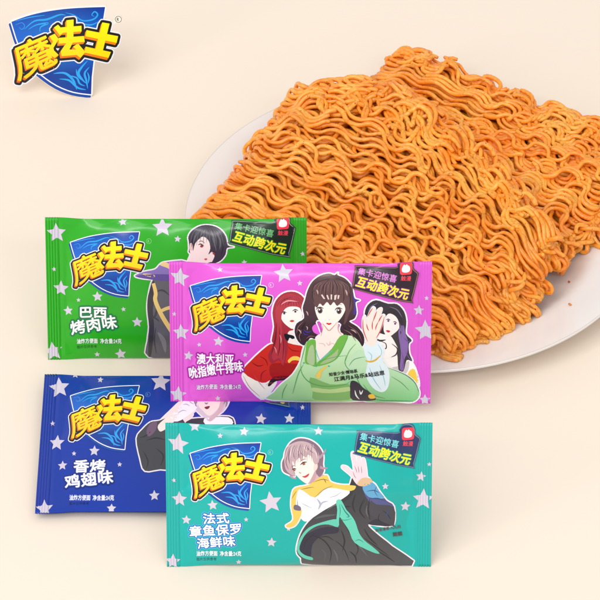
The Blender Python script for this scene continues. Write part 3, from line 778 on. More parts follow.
    A.poly(M2([(150, 350), (300, 405), (420, 400), (450, 420), (460, 470), (440, 525), (190, 525), (170, 460)]), (128, 178, 100), 16)
    A.poly(M2([(170, 430), (300, 445), (440, 425), (455, 455), (300, 475), (175, 462)]), (186, 208, 140), 17)
    A.poly(M2([(130, 72), (188, 62), (190, 150), (196, 262), (150, 252), (112, 235), (118, 140)]), (116, 180, 74), 16)
    A.poly(M2([(432, 32), (372, 34), (310, 130), (218, 222), (198, 264), (290, 242), (350, 200), (400, 112)]), (118, 182, 76), 16)
    A.poly(M2([(150, 110), (176, 110), (182, 250), (130, 232), (132, 170)]), (178, 196, 150), 17)
    A.poly(M2([(330, 160), (360, 130), (345, 195), (290, 232), (225, 248), (260, 215)]), (172, 190, 140), 17)
    A.poly([taper(M2(p), .2, mid=.9) for p in ([(190, 120), (205, 180), (224, 220)], [(224, 220), (270, 180), (320, 140)])], (120, 196, 210), 18, False)
    A.poly(M2([(285, 258), (255, 268), (215, 300), (190, 345), (212, 356), (228, 352), (240, 305)]), (240, 200, 96), 18)
    A.poly([taper(M2(p), .2, mid=m) for p, m in (([(80, 240), (90, 320), (150, 390), (260, 420), (400, 410), (450, 380)], 1.0), ([(410, 230), (440, 150), (490, 90)], .6), ([(440, 260), (480, 210), (560, 190)], .7), ([(180, 245), (300, 200), (420, 180)], .5), ([(420, 180), (410, 240), (440, 290), (500, 320)], .7), ([(100, 250), (60, 330), (20, 480)], .9), ([(-20, 400), (-50, 460), (-60, 520)], .8), ([(120, 80), (100, 160), (80, 240)], .7), ([(190, 66), (192, 160), (196, 262)], .5), ([(430, 34), (400, 112), (350, 200), (290, 240)], .6))], (92, 160, 92), 18, False)
    A.poly([taper(Q(p), .2, mid=m) for p, m in (([(165, 385), (250, 418), (300, 462), (320, 515)], 1.0), ([(60, 540), (150, 556), (290, 552)], .9), ([(40, 470), (80, 520), (150, 545)], .7), ([(180, 430), (230, 460), (270, 500)], .6), ([(0, 420), (30, 480), (80, 520)], .7))], (70, 130, 90), 18, False)
    A.poly([ell(*M2([p])[0], .9, .8) for p in ((104, 238), (290, 262), (196, 262))], (70, 180, 150), 19, False)
    A.poly(M2([(455, 380), (500, 385), (545, 430), (600, 470), (640, 528), (470, 528), (450, 450)]), (52, 44, 58), 19)
    A.poly([taper(M2(p), .2, mid=1.4) for p in ([(485, 450), (495, 490), (520, 520)], [(520, 450), (530, 480), (545, 450)])], (235, 235, 235), 20, False)
    A.poly(M2([(585, 490), (620, 480), (640, 510), (600, 515)]), (236, 190, 60), 20)
    # hand and cuff
    A.poly(cuff, (226, 238, 246), 17)
    A.poly([taper(Q(p), .2, mid=m) for p, m in (([(60, 300), (80, 320), (75, 350)], .7), ([(110, 262), (130, 300), (120, 330)], .7), ([(70, 380), (90, 440), (130, 500)], .9), ([(120, 370), (140, 430), (150, 480)], .8))], (150, 196, 218), 18, False)
    A.poly(taper(Q([(50, 346), (72, 352), (98, 344), (122, 322)]), .8, mid=1.8), (226, 176, 60), 19, False)
    A.poly(hand, (252, 228, 218), 18)
    A.poly([taper(Q(p), .2, mid=1.0) for p in ([(54, 160), (58, 180), (66, 196)], [(84, 145), (82, 170), (84, 190)], [(112, 150), (102, 172), (98, 192)], [(36, 135), (38, 190), (60, 250)], [(60, 122), (72, 98), (84, 80)], [(104, 96), (96, 120), (86, 148)], [(132, 116), (120, 136), (112, 152)], [(142, 124), (126, 186), (102, 232)])], (214, 60, 60), 19, False)
    # face
    A.poly(M1([(188, 290), (235, 235), (385, 235), (412, 300), (398, 352), (362, 405), (302, 468), (280, 472), (222, 412), (192, 345)]), (253, 238, 230), 16)
    A.poly([taper(M1(p), .2, mid=m) for p, m in (([(240, 420), (262, 448), (290, 478), (320, 452), (352, 412)], 1.0), ([(245, 430), (242, 470), (230, 520)], .6), ([(352, 430), (360, 480), (385, 515)], .6), ([(270, 570), (290, 590), (300, 560)], .5), ([(215, 575), (250, 580), (262, 600)], .4), ([(335, 585), (310, 575), (300, 590)], .4))], (222, 150, 140), 17, False)
    A.poly(M1([(192, 300), (170, 262), (160, 205), (190, 130), (250, 88), (330, 80), (405, 120), (450, 210), (462, 300), (440, 350), (420, 410), (398, 430), (412, 350), (405, 290), (380, 268), (350, 292), (325, 262), (300, 288), (275, 262), (245, 292), (222, 270), (205, 300)]), (98, 66, 66), 18)
    A.poly([taper(M1(p), .1, mid=m) for p, m in (([(300, 88), (255, 130), (235, 200)], 1.0), ([(320, 92), (350, 140), (362, 210)], 1.0), ([(180, 160), (165, 215), (180, 270)], 1.2), ([(430, 170), (448, 240), (440, 320)], 1.3), ([(270, 150), (262, 210), (275, 255)], .8), ([(330, 120), (315, 190), (322, 255)], .8), ([(390, 150), (400, 220), (395, 262)], 1.0), ([(70, 430), (60, 490), (90, 540)], 1.5), ([(120, 410), (90, 470), (130, 520)], 1.4), ([(420, 440), (470, 480), (510, 540)], 1.4), ([(390, 440), (430, 490), (470, 520)], 1.2))], (52, 30, 36), 19, False)
    A.poly([M1(p) for p in ([(230, 210), (240, 205), (262, 238), (250, 240)], [(270, 212), (280, 208), (292, 242), (282, 244)], [(302, 206), (314, 206), (312, 244), (302, 244)], [(330, 212), (348, 208), (340, 246), (328, 246)], [(355, 210), (368, 212), (362, 240), (352, 238)])], (226, 200, 198), 20, False)
    A.poly([taper(M1(p), .1, mid=m) for p, m in (([(196, 170), (205, 185), (208, 205)], 1.4), ([(410, 170), (420, 190), (424, 215)], 1.4), ([(60, 470), (75, 480), (85, 500)], 1.2), ([(120, 445), (130, 455), (128, 475)], 1.0), ([(450, 470), (475, 480), (495, 500)], 1.2), ([(120, 330), (130, 345), (135, 365)], 1.2))], (196, 160, 158), 20, False)
    A.poly([taper(M1(p), .1, mid=m) for p, m in (([(100, 470), (130, 490), (160, 480)], 1.2), ([(95, 480), (110, 505), (140, 512)], .8))], (80, 50, 160), 20, False)
    A.poly([taper(M1([(315+(p-315)*.25, 84), (p, 130), (p+(p-315)*.12, 200+((p*7) % 50))]), .08, mid=.5) for p in range(180, 452, 15)], (62, 38, 44), 19.3, False)
    A.poly([taper(M1([(315+(p-315)*.45, 100), (p, 142), (p+(p-315)*.08, 190+((p*5) % 30))]), .08, mid=.42) for p in range(188, 446, 24)], (142, 104, 100), 19.4, False)
    A.poly([taper(M1(p), .1, mid=m) for p, m in (([(50, 500), (62, 450), (100, 410)], .8), ([(80, 560), (70, 520), (90, 470)], .8), ([(400, 470), (450, 500), (490, 560)], .9), ([(430, 440), (500, 490), (535, 560)], .7), ([(120, 540), (150, 520), (190, 525)], .8))], (140, 98, 92), 19.4, False)
    for ex, ey in ((224, 326), (364, 330)):
        A.poly(ell(*M1([(ex, ey)])[0], 3.8, 2.8), (250, 248, 248), 17, False)
        A.poly(ell(*M1([(ex, ey+1)])[0], 2.5, 2.9), (110, 78, 76), 19, False)
        A.poly(ell(*M1([(ex, ey+4)])[0], 1.2, 1.6), (40, 26, 30), 20, False)
        A.poly(ell(*M1([(ex-5, ey-7)])[0], .8, .8, 0, 8), (255, 255, 255), 21, False)
        A.poly(taper(M1([(ex-30, ey-4), (ex-18, ey-20), (ex+4, ey-24), (ex+26, ey-14)]), .25, mid=1.1), (52, 30, 34), 21, False)
        A.poly(taper(M1([(ex-24, ey-46), (ex, ey-52), (ex+22, ey-46)]), .1, mid=.5), (110, 76, 72), 20, False)
    A.poly(M1([(268, 424), (280, 420), (290, 423), (300, 420), (310, 424), (290, 436)]), (216, 44, 46), 18)
    A.poly(M1([(287, 392), (292, 396), (296, 392), (292, 400)]), (226, 160, 150), 18)
    put('printed_figure', A, root, FN, 'printed brown haired woman in a pale green robe')
    A = Art(rect)
    A.text('知音少女·情动系', 329, 375.2, 4.0, 4.0, -8, (40, 30, 34), 24, bold=.12)
    A.text('江满月&马乐&站远思', 334, 380.6, 5.6, 5.0, -8, (30, 24, 28), 24, bold=.15)
    put('printed_caption', A, root, FN)
    A = Art(rect)
    badge(A, 0, 0, (38, 18, 34), ((70, 40, 60), (150, 110, 90), (48, 22, 40)), (226, 130, 220), (150, 40, 160), 22)
    put('printed_badge', A, root, FN)

# ---- green pack
def deco_green(root, rect, FN):
    A = Art(rect)
    for x, y, r in [(60.8-1.5, 232.5, 10), (56.2, 268.4, 2.5), (62.5, 287.6, 8), (69.4, 309.7, 5), (80.1, 298.7, 2.3), (99.4, 295.4, 5.5), (125, 308.3, 2.6), (138.3, 321.5, 5.5), (53.4, 351, 10), (97.5, 355, 3), (120.9, 354.8, 6), (125, 220.2, 4.5), (164.2, 225.7, 10.5), (179.2, 237.5, 3.6), (245, 261, 3), (302.7, 253.3, 2.7), (297, 268, 4)]:
        split_star(A, x, y, r, rect)
    put('printed_star_pattern', A, root, FN)
    A = Art(rect); _, _, rc = emblem(A, .73, 63.5, 225.5); reg_mark(A, rc, .8, (130, 210, 120), 4)
    put('printed_emblem', A, root, FN)
    A = Art(rect)
    ol = ((2.0, (14, 120, 70), 0), (.7, (10, 84, 50), 0))
    A.text('巴西', 79.8, 315.6, 14.6, 12.0, 1, (246, 250, 246), 4, bold=.4, outlines=ol, fl=8)
    A.text('烤肉味', 71.8, 333.0, 16.0, 15.0, -8, (246, 250, 246), 5, bold=.4, outlines=ol, fl=8)
    put('printed_flavour_name', A, root, FN)
    A = Art(rect); small_print(A, 77.3, 343.2, (30, 130, 60), (235, 250, 235), (20, 60, 20))
    put('printed_small_text', A, root, FN)
    A = Art(rect)
    G1 = lambda p: Z(7.5, 180, 215, p); G2 = lambda p: Z(5.6, 130, 255, p)
    hair = G1([(78, 190), (74, 150), (105, 102), (175, 66), (250, 68), (312, 98), (350, 150), (366, 215), (410, 228), (360, 236), (348, 285), (312, 330), (262, 352), (240, 345), (90, 280), (80, 240)])
    face = G1([(90, 190), (150, 150), (220, 160), (262, 215), (275, 265), (262, 312), (245, 352), (250, 420), (60, 420), (72, 330), (88, 290), (82, 240)])
    cloak = G2([(140, 125), (200, 110), (330, 120), (330, 575), (105, 575), (102, 480), (112, 400), (104, 300), (112, 220)])
    hat = G2([(38, 108), (90, 85), (150, 72), (180, 42), (215, 30), (330, 30), (330, 140), (200, 135), (140, 128), (80, 122)])
    figure_outline(A, [hair, face], 1.3, 3); figure_outline(A, [cloak, hat], 1.3, 3.5)
    A.poly([taper(G1([(215+(p-215)*.4, 78), (p, 120), (p+(p-215)*.25, 185+((p*5) % 40))]), .1, mid=.5) for p in range(110, 350, 20)], (104, 102, 114), 9.3, False); A.poly(hair, (62, 60, 70), 5); A.poly(face, (240, 220, 216), 6)
    A.poly(ell(*G1([(96, 222)])[0], 2.0, 4.6, .1), (226, 190, 186), 7, False)
    A.poly(G1([(165, 345), (200, 352), (245, 340), (260, 360), (150, 362)]), (60, 50, 60), 7)
    A.poly(G1([(78, 195), (92, 130), (150, 88), (230, 80), (310, 110), (352, 190), (345, 280), (300, 330), (258, 352), (268, 300), (250, 262), (222, 284), (236, 240), (228, 190), (205, 160), (178, 150), (148, 172), (122, 205), (108, 258), (104, 200)]), (56, 54, 64), 8)
    A.poly([taper(G1(p), .1, mid=m) for p, m in (([(150, 110), (125, 150), (110, 200)], 1.4), ([(205, 95), (180, 120), (160, 150)], 1.0), ([(235, 100), (262, 160), (270, 230)], 1.8), ([(280, 120), (310, 180), (305, 250)], 1.6), ([(250, 160), (270, 210), (280, 260)], 1.0))], (96, 94, 104), 9, False)
    A.poly([taper(G1(p), .1, mid=m) for p, m in (([(215, 90), (235, 140), (250, 200)], 1.1), ([(262, 110), (290, 170), (292, 240)], 1.1), ([(125, 130), (105, 170), (100, 230)], .9), ([(320, 170), (330, 230), (315, 290)], 1.1))], (36, 34, 44), 9.5, False)
    A.poly([taper(G1(p), .15, mid=m) for p, m in (([(146, 212), (165, 205), (190, 222)], 1.1), ([(248, 268), (262, 262), (276, 272)], 1.1), ([(150, 190), (172, 182), (196, 200)], .6))], (60, 34, 40), 9, False)
    A.poly([ell(*G1([(172, 222)])[0], 1.5, 1.3), ell(*G1([(262, 276)])[0], 1.2, 1.2)], (150, 60, 50), 8.5, False)
    A.poly(G1([(190, 320), (200, 312), (214, 316), (204, 328)]), (206, 86, 86), 8)
    A.poly(cloak, (96, 96, 104), 5)
    A.poly(G2([(110, 220), (140, 135), (150, 200), (135, 300), (140, 420), (120, 560), (104, 560), (112, 400), (104, 300)]), (58, 56, 64), 6)
    A.poly([taper(G2(p), .1, mid=m) for p, m in (([(150, 200), (190, 190), (230, 220)], 2), ([(160, 260), (150, 330), (120, 360)], 2.2), ([(120, 340), (150, 350), (170, 370)], 1.5), ([(150, 400), (140, 480), (150, 560)], 1.4))], (66, 64, 72), 7, False)
    A.poly(taper(G2([(160, 430), (190, 480), (200, 550)]), .3, mid=5), (128, 128, 134), 7, False)
    A.poly([taper(G2([(140, 150), (152, 205), (150, 250), (185, 335), (235, 420), (260, 460)]), 3.4, 5.0), taper(G2([(180, 308), (215, 292), (270, 280)]), 3.0, 4.0)], (236, 206, 124), 8, False)
    A.poly(hat, (132, 112, 182), 8)
    A.poly(G2([(45, 110), (110, 100), (230, 100), (330, 110), (330, 140), (200, 136), (110, 126)]), (96, 74, 150), 9)
    A.poly([G2([(80, 96), (120, 96), (146, 104), (144, 116), (105, 110)]), G2([(176, 46), (205, 30), (240, 50), (250, 80), (215, 62)])], (230, 200, 140), 9)
    put('printed_figure', A, root, FN)
    A = Art(rect)
    badge(A, -121.5, -45, (14, 46, 30), ((30, 40, 34), (140, 170, 150), (14, 40, 28)), (110, 190, 120), (16, 150, 40), 10)
    put('printed_badge', A, root, FN)

# ---- blue pack
def deco_blue(root, rect, FN):
    A = Art(rect)
    for x, y, r in [(51.2, 388.8, 11), (46.8, 425.2, 2.7), (52.5, 445, 8), (59.7, 467.8, 5), (70.8, 455.9, 2.5), (91.5, 452.8, 5.5), (117.8, 466.5, 2.6), (153.9, 497.2, 5.5), (93.3, 379.2, 3.3), (155.7, 381.8, 10.5), (44.2, 509.6, 9), (111.3, 510.9, 5), (67, 374, 4), (260, 420.4, 6), (289, 420.4, 5.5), (302.6, 409, 2.8)]:
        split_star(A, x, y, r, rect)
    put('printed_star_pattern', A, root, FN)
    A = Art(rect); _, _, rc = emblem(A, .75, 53.6, 380.7); reg_mark(A, rc, .8, (90, 120, 190), 4)
    put('printed_emblem', A, root, FN)
    A = Art(rect)
    ol = ((1.8, (10, 40, 120), 0), (.6, (110, 120, 200), 0))
    A.text('香烤', 71.0, 473.6, 16.6, 13.4, -1, (240, 240, 250), 4, bold=.4, outlines=ol, fl=8)
    A.text('鸡翅味', 63.4, 489.8, 16.6, 14.0, -7, (240, 240, 250), 5, bold=.4, outlines=ol, fl=8)
    put('printed_flavour_name', A, root, FN)
    A = Art(rect); small_print(A, 68.5, 501.6, (80, 100, 190), (235, 235, 250), (8, 14, 60))
    put('printed_small_text', A, root, FN)
    A = Art(rect)
    Bz = lambda p: Z(3.3333, 130, 370, p); B6 = lambda p: Z(3.873, 30, 365, p)
    sl = B6([(402, 292), (425, 255), (455, 228), (490, 222), (560, 200), (600, 260), (600, 405), (500, 412), (440, 418), (420, 372)])
    armp = B6([(455, 262), (490, 225), (530, 185), (570, 145), (600, 130), (620, 200), (560, 250), (500, 268)])
    glove = Bz([(125, 170), (135, 145), (160, 118), (175, 95), (205, 95), (215, 130), (185, 158), (150, 178)])
    headp = Bz([(190, 60), (325, 60), (322, 110), (305, 140), (290, 152), (262, 178), (235, 160), (205, 130), (195, 110)])
    chest = Bz([(180, 178), (240, 165), (325, 160), (345, 190), (345, 260), (150, 260)])
    figure_outline(A, [sl, armp, glove, headp, chest], 1.3, 3)
    A.poly(chest, (52, 50, 58), 4)
    A.poly(Bz([(240, 168), (322, 163), (335, 190), (262, 200)]), (245, 245, 250), 5)
    A.poly(armp, (244, 224, 220), 5); A.poly(sl, (66, 66, 72), 6)
    A.poly(B6([(455, 232), (480, 228), (475, 262), (450, 285), (440, 262)]), (110, 84, 110), 7)
    A.poly([taper(B6(p), .1, mid=m) for p, m in (([(440, 300), (480, 290), (520, 300)], 1.6), ([(430, 340), (450, 380), (445, 410)], 1.3), ([(480, 330), (510, 360), (500, 400)], 1.5), ([(415, 290), (440, 280), (460, 262)], 1.4))], (42, 42, 50), 7, False)
    A.poly(B6([(485, 240), (520, 205), (552, 160), (575, 170), (545, 230), (505, 262), (490, 262)]), (248, 228, 222), 7)
    A.poly(glove, (246, 246, 250), 7)
    A.poly([taper(Bz(p), .1, mid=1) for p in ([(150, 150), (165, 140), (180, 142)], [(165, 120), (178, 118), (190, 125)], [(185, 100), (192, 112), (205, 118)])], (180, 184, 205), 8, False)
    A.poly(headp, (214, 200, 212), 5)
    A.poly(Bz([(215, 60), (298, 60), (296, 110), (284, 136), (258, 158), (236, 142), (216, 116)]), (250, 230, 222), 6)
    A.poly(Bz([(296, 100), (305, 100), (300, 140), (262, 176), (258, 165), (285, 140)]), (214, 180, 186), 7)
    A.poly(Bz([(240, 128), (258, 124), (254, 133), (246, 135)]), (120, 40, 46), 7)
    A.poly([taper(Bz(p), .2, mid=1.6) for p in ([(205, 80), (212, 105), (208, 125)], [(300, 70), (312, 95), (305, 120)], [(200, 90), (206, 110), (214, 128)], [(308, 100), (316, 112), (312, 128)], [(240, 112), (246, 116), (252, 112)])], (150, 130, 150), 8, False)
    put('printed_figure', A, root, FN)
    A = Art(rect)
    badge(A, -122, 107.5, (16, 40, 96), ((40, 80, 110), (120, 150, 160), (12, 34, 84)), (110, 150, 230), (20, 110, 130), 10)
    put('printed_badge', A, root, FN)

G4 = 'pillow packs of noodle snack standing on the table in front of the plate'
for nm, lab, rect, base, seed, deco, *kw in (
    ('snack_pack', 'green snack pack at the upper left, half behind the pink pack', (48.2, 217.4, 306.6, 359.5), (38, 168, 26), 3.1, deco_green),
    ('snack_pack', 'pink snack pack with three printed women, in front of the plate', (170.7, 261.6, 430.4, 403.5), (222, 88, 208), 14.2, deco_pink, 20, .0085),
    ('snack_pack', 'royal blue snack pack lying at the lower left under the teal and pink packs', (35.0, 374.5, 311, 513.5), (0, 50, 158), 25.7, deco_blue, 88, .0040, 8.5),
    ('snack_pack', 'teal snack pack with a printed man in a dark coat, nearest the front', (167.0, 422.8, 430.8, 566.5), (0, 172, 166), 36.4, deco_teal)):
    p = make_pack(nm, lab, rect, base, seed, deco, *kw)
    tag(p, lab, 'snack pack', G4)

# ------------------------------------------------------------------ free standing emblem
def make_emblem_sign():
    rect = (0, 0, 130, 110)
    G = at(68, 97.5, 0); mpp = (G-CAM).dot(FW)*FIELD/D/600
    root = empty('emblem_sign', G, (-LEAN, 0, 0))
    up = Vector((0, math.sin(LEAN), math.cos(LEAN)))
    lo, hi = .01, .2
    for _ in range(50):
        H = (lo+hi)/2
        if proj(G+up*H)[1] > 0: lo = H
        else: hi = H
    def fn(x, y, lift): return Vector(((x-68)*mpp, -lift*mpp, (97.5-y)/97.5*H)), Vector((0, -1, 0))
    A = Art(rect); sh, hull, rc = emblem(A, 1.0, 0, 0, 4)
    A2 = Art(rect); reg_mark(A2, rc, 1.0, (96, 84, 78), 2)
    # card: silhouette of the emblem with a narrow tab that carries the registered mark
    S = [sh]+hull
    for l in [sh, [(x-1.6, y+2.6) for x, y in sh]]+hull: S += stroke_loops(l, 3.9 if l in hull else 1.5, True, 8)
    S += [ell(rc[0], rc[1], 3.9, 3.9, 0, 20)]+stroke_loops([(110, 26), (rc[0], rc[1])], 1.3, False)
    tris = tri_union(S)
    vid = {}; vs = []; fs = []
    def V(p):
        k = (round(p[0], 3), round(p[1], 3))
        if k not in vid: vid[k] = len(vs); vs.append(fn(p[0], p[1], 0)[0])
        return vid[k]
    for t in tris:
        q = [V(p) for p in t]
        if len(set(q)) == 3:
            if area(t) > 0: q = q[::-1]
            fs.append(tuple(q))
    n = len(vs); th = Vector((0, 3.2*mpp, 0))
    edges = {}
    for f in fs:
        for i in range(3): edges[(f[i], f[(i+1) % 3])] = 1
    rim = [(a, b) for a, b in edges if (b, a) not in edges]
    vs += [v+th for v in vs]
    fs += [tuple(i+n for i in f[::-1]) for f in list(fs)]
    fs += [(b, a, a+n, b+n) for a, b in rim]
    mesh_obj('card', vs, fs, CARD, root, False)
    A.build('emblem_print', fn, root, .05, 6)
    A2.build('registered_mark', fn, root, .05, 6)
    return root
CARD = mat_flat('cream_card', (253, 240, 226), .7, .2)
tag(make_emblem_sign(), 'blue shield emblem sign with big yellow characters, standing alone at upper left', 'emblem sign')

# ------------------------------------------------------------------ plate
m, nt, b = new_mat('white_porcelain')
b.inputs['Base Color'].default_value = (*lin((234, 230, 227)), 1); b.inputs['Roughness'].default_value = .12
PORC = m
def lathe(name, prof, mat, parent=None, n=160, loc=(0, 0, 0)):
    vs = []; fs = []
    for r, z in prof:
        for i in range(n): a = 2*PI*i/n; vs.append((r*math.cos(a), r*math.sin(a), z))
    for j in range(len(prof)-1):
        for i in range(n): fs.append((j*n+i, j*n+(i+1) % n, (j+1)*n+(i+1) % n, (j+1)*n+i))
    o = mesh_obj(name, vs, fs, mat, parent); o.location = loc
    return o
PZ = .014
cl = at(184, 223, PZ); cr = at(646, 223, PZ); PR = (cr.x-cl.x)/2
near = at(415, 371.5, PZ); PC = Vector(((cl.x+cr.x)/2, near.y+PR, 0))
prof = [(0.0005, .0035), (.3, .0035), (.56, .0036), (.66, .0042), (.73, .0066), (.79, .0096), (.87, .0110), (.985, .0140), (.997, .0143), (1.0, .0137), (.997, .0128), (.985, .0122), (.87, .0090), (.79, .0076), (.72, .0042), (.63, .0015), (.56, .0003), (.53, .0003), (.52, .0018), (.3, .0018), (.0005, .0018)]
pr = [prof[0]]+smooth([(r*PR if r > .001 else r, z) for r, z in prof], False, 4)[1:]
pr = [(max(r, .0003), z) for r, z in pr]
pl = lathe('plate', pr, PORC, None, 200, PC)
tag(pl, 'round white porcelain plate holding the two noodle cakes', 'plate')

# ------------------------------------------------------------------ noodle cakes
def tube_add(vs, fs, cols, pts, r, col, sides=7, flat=1.0):
    n0 = len(vs); n = len(pts)
    prev = None
    for i in range(n):
        a = pts[max(i-1, 0)]; b = pts[min(i+1, n-1)]; t = (b-a)
        if t.length < 1e-9: t = Vector((1, 0, 0))
        t.normalize()
        if prev is None:
            u = t.cross(Vector((0, 0, 1)));
            if u.length < .05: u = Vector((1, 0, 0))
        else: u = prev-t*prev.dot(t)
        u.normalize(); prev = u; w = t.cross(u)
        rr = r*(1+.10*math.sin(i*.37+n0)) * (0.8 if i in (0, n-1) else 1)
        for k in range(sides):
            an = 2*PI*k/sides
            vs.append(pts[i]+u*(rr*math.cos(an))+w*(rr*flat*math.sin(an)))
            cols.append(col)
    for i in range(n-1):
        for k in range(sides):
            a = n0+i*sides+k; b = n0+i*sides+(k+1) % sides
            fs.append((a, b, b+sides, a+sides))
    fs.append(tuple(n0+k for k in range(sides))[::-1]); fs.append(tuple(n0+(n-1)*sides+k for k in range(sides)))

def platez(p):
    dd = math.hypot(p.x-PC.x, p.y-PC.y)/PR
    for (r1, z1), (r2, z2) in zip(prof[:9], prof[1:9]):
        if r1 <= dd <= r2: return z1+(z2-z1)*(dd-r1)/(r2-r1)
    return .0143
def cake(name, quad, ztop, thick, seed, ns, layers, Lw, r=.00138, lam=.0225, ak=1.0, bow=(0, 0, 0), ridge=0):
    """quad: photo positions of the four top corners A (far left), D (far right), C (near right), B (near left); strands run A->D"""
    rnd = random.Random(seed)
    A, Dd, Cc, Bb = [at(q[0], q[1], q[2] if len(q) > 2 else ztop) for q in quad]
    Ls = ((Dd-A).length+(Cc-Bb).length)/2; Lt = ((Bb-A).length+(Cc-Dd).length)/2
    bow = Vector(bow)
    def P(s, t): return A*(1-s)*(1-t)+Dd*s*(1-t)+Cc*s*t+Bb*(1-s)*t+bow*(4*max(0, min(1, s))*(1-max(0, min(1, s)))*(1-t)**2)
    vs = []; fs = []; cols = []
    N = noise.noise
    def path(t0, s0, s1, w, ph0, amp, bz, wig, drift, kk):
        n = max(8, int((s1-s0)*Ls/.0011)); pts = []
        for i in range(n+1):
            f = i/n; s = s0+(s1-s0)*f
            d = s*Ls
            ph = 2*PI*d/lam+ph0+2.9*N(Vector((d*10, t0*3.2, seed)))+1.0*N(Vector((d*5, t0*7, seed+7)))
            am = amp*(1+1.5*N(Vector((d*14, t0*4, seed+3+kk*.1))))
            lat = am*math.sin(ph)+.0026*N(Vector((d*12, t0*8, seed+13+kk*.3)))+drift*(f-.5)+.0075*N(Vector((d*9, t0*2.2, seed+60)))
            lon = -.42*am*math.sin(2*ph)
            ver = -bz*math.sin(ph+wig)+.0012*N(Vector((d*22, t0*6, seed+23+kk*.1)))
            p = P(s+lon/Ls, t0+lat/Lt)
            big = .0030*N(Vector((s*3.2, t0*3.0, seed+41)))
            edge = min(t0, 1-t0, s, 1-s)
            round_ = -.006*max(0, 1-edge/.10)**2*(1-w/thick)
            p.z += -w+ver+big+round_
            p.z = max(p.z, platez(p)+r)
            pts.append(p)
        return pts
    for li in range(layers):
        w = thick*li/(layers-1)
        bundle = 0; ph = li*.9; am = .003; bz = .002; wig = 0; left = 0; s_off = e_off = 0
        prev = None
        m_ = ns if li < 2 else int(ns*1.2)
        for i in range(m_):
            t0 = (i+.5+rnd.uniform(-.3, .3))/m_
            if left <= 0:
                left = rnd.choice((2, 3, 4, 5, 6)); ph = 2.6*noise.noise(Vector((t0*5, seed, 1)))+li*.2+rnd.gauss(0, .4); am = rnd.uniform(.0013, .0027)*ak; bz = rnd.uniform(.0006, .0015)
                wig = rnd.gauss(-.5, .25); drift = rnd.gauss(0, .006); bc = rnd.uniform(.92, 1.06); kk = rnd.uniform(0, 50)
                s_off = rnd.uniform(-.025, .022); e_off = rnd.uniform(-.04, .03)
            left -= 1
            c = bc*rnd.uniform(.94, 1.05); col = (c, c*rnd.uniform(.96, 1.02), c*rnd.uniform(.9, 1.05))
            s0 = s_off+.05*noise.noise(Vector((t0*4, li*.3, seed+70)))+rnd.uniform(-.006, .006); s1 = 1+e_off+.06*noise.noise(Vector((t0*4, li*.3, seed+80)))+rnd.uniform(-.008, .008)
            pts = path(t0, s0, s1, w+rnd.uniform(-.0007, .0007), ph+rnd.uniform(-.34, .34), am*rnd.uniform(.92, 1.08), bz, wig, drift, kk)
            # strands fold over at the ends into the layer below
            if li < layers-1:
                for end in (0, 1):
                    if rnd.random() < .85:
                        e = pts[0] if end == 0 else pts[-1]; q = pts[3] if end == 0 else pts[-4]
                        d = (e-q).normalized(); dz = thick/(layers-1)*rnd.uniform(.8, 1.9); side = Vector((-d.y, d.x, 0))*rnd.uniform(-.003, .003)
                        loop = [e+d*(dz*.55*math.sin(PI*k/9))+Vector((0, 0, -dz*(1-math.cos(PI*k/9))/2))+side*(k/9) for k in range(1, 10)]
                        back = [loop[-1]-d*.0015*k for k in range(1, 5)]
                        loop += back
                        pts = loop[::-1]+pts if end == 0 else pts+loop
            for q in pts: q.z = max(q.z, platez(q)+r*.8)
            rr = r*rnd.uniform(.9, 1.1)
            tube_add(vs, fs, cols, pts, rr, col, 7 if li < 3 else 6)
    # loose, strongly curled strands lying over the top
    for i in range(Lw+ridge):
        t0 = rnd.uniform(.02, .96) if i < Lw else rnd.uniform(.0, .12); s0 = rnd.uniform(-.02, .75) if i < Lw else rnd.uniform(0, .88); ln = rnd.uniform(.12, .45) if i < Lw else rnd.uniform(.06, .2)
        g = rnd.choice((1, 1, 2, 2, 3)); ph = rnd.uniform(0, 6.28); am = rnd.uniform(.0016, .0032); kk = rnd.uniform(0, 50); dr = rnd.gauss(0, .006); h = rnd.uniform(.0006, .0030); bz_ = rnd.uniform(.0006, .0018)
        for k in range(g):
            c = rnd.uniform(.95, 1.08); tt = t0+k*.0030/Lt
            pts = path(tt, s0+rnd.uniform(-.01, .01), min(1.0, s0+ln+rnd.uniform(-.01, .01)), -h, ph+k*.06, am, bz_, .7, dr, kk)
            tube_add(vs, fs, cols, pts, r*rnd.uniform(.92, 1.08), (c, c, c), 8)
    # short broken ends poking out along the near edges
    for i in range(60):
        if rnd.random() < .5: s, t = rnd.uniform(.3, 1), 1
        else: s, t = 1, rnd.uniform(0, 1)
        p = P(s, t)+Vector((0, 0, -rnd.uniform(.001, thick)))
        d = Vector((rnd.uniform(-1, 1), rnd.uniform(-1, .3), rnd.uniform(-.5, .5))).normalized(); cdir = Vector((rnd.uniform(-1, 1), rnd.uniform(-1, 1), rnd.uniform(-1, 1)))
        pts = [p-d*.006+d*(.0012*k)+cdir*(.004*math.sin(k*.35))for k in range(rnd.randint(6, 11))]
        for q in pts: q.z = max(q.z, platez(q)+r)
        if math.hypot(p.x-PC.x, p.y-PC.y) < PR*.93: tube_add(vs, fs, cols, pts, r, (1, 1, 1), 7)
    o = mesh_obj(name, vs, fs, NOODLE, None, True, cols)
    return o
rear = cake('noodle_cake', [(399, 45), (668, 142), (562, 250), (318, 130)], .0235, .013, 5, 26, 5, 24, .00116, .0195, 1.4, (0, 0, 0), 16)
tag(rear, 'brick of curly orange fried noodles at the back right of the plate', 'noodles', 'cakes of fried noodles on the plate')
front = cake('noodle_cake', [(302, 75, .046), (560, 226, .042), (452, 340, .022), (192, 224, .030)], .03, .021, 11, 29, 7, 14, .00120, .0228, 1.2, (.008, .023, .003), 40)
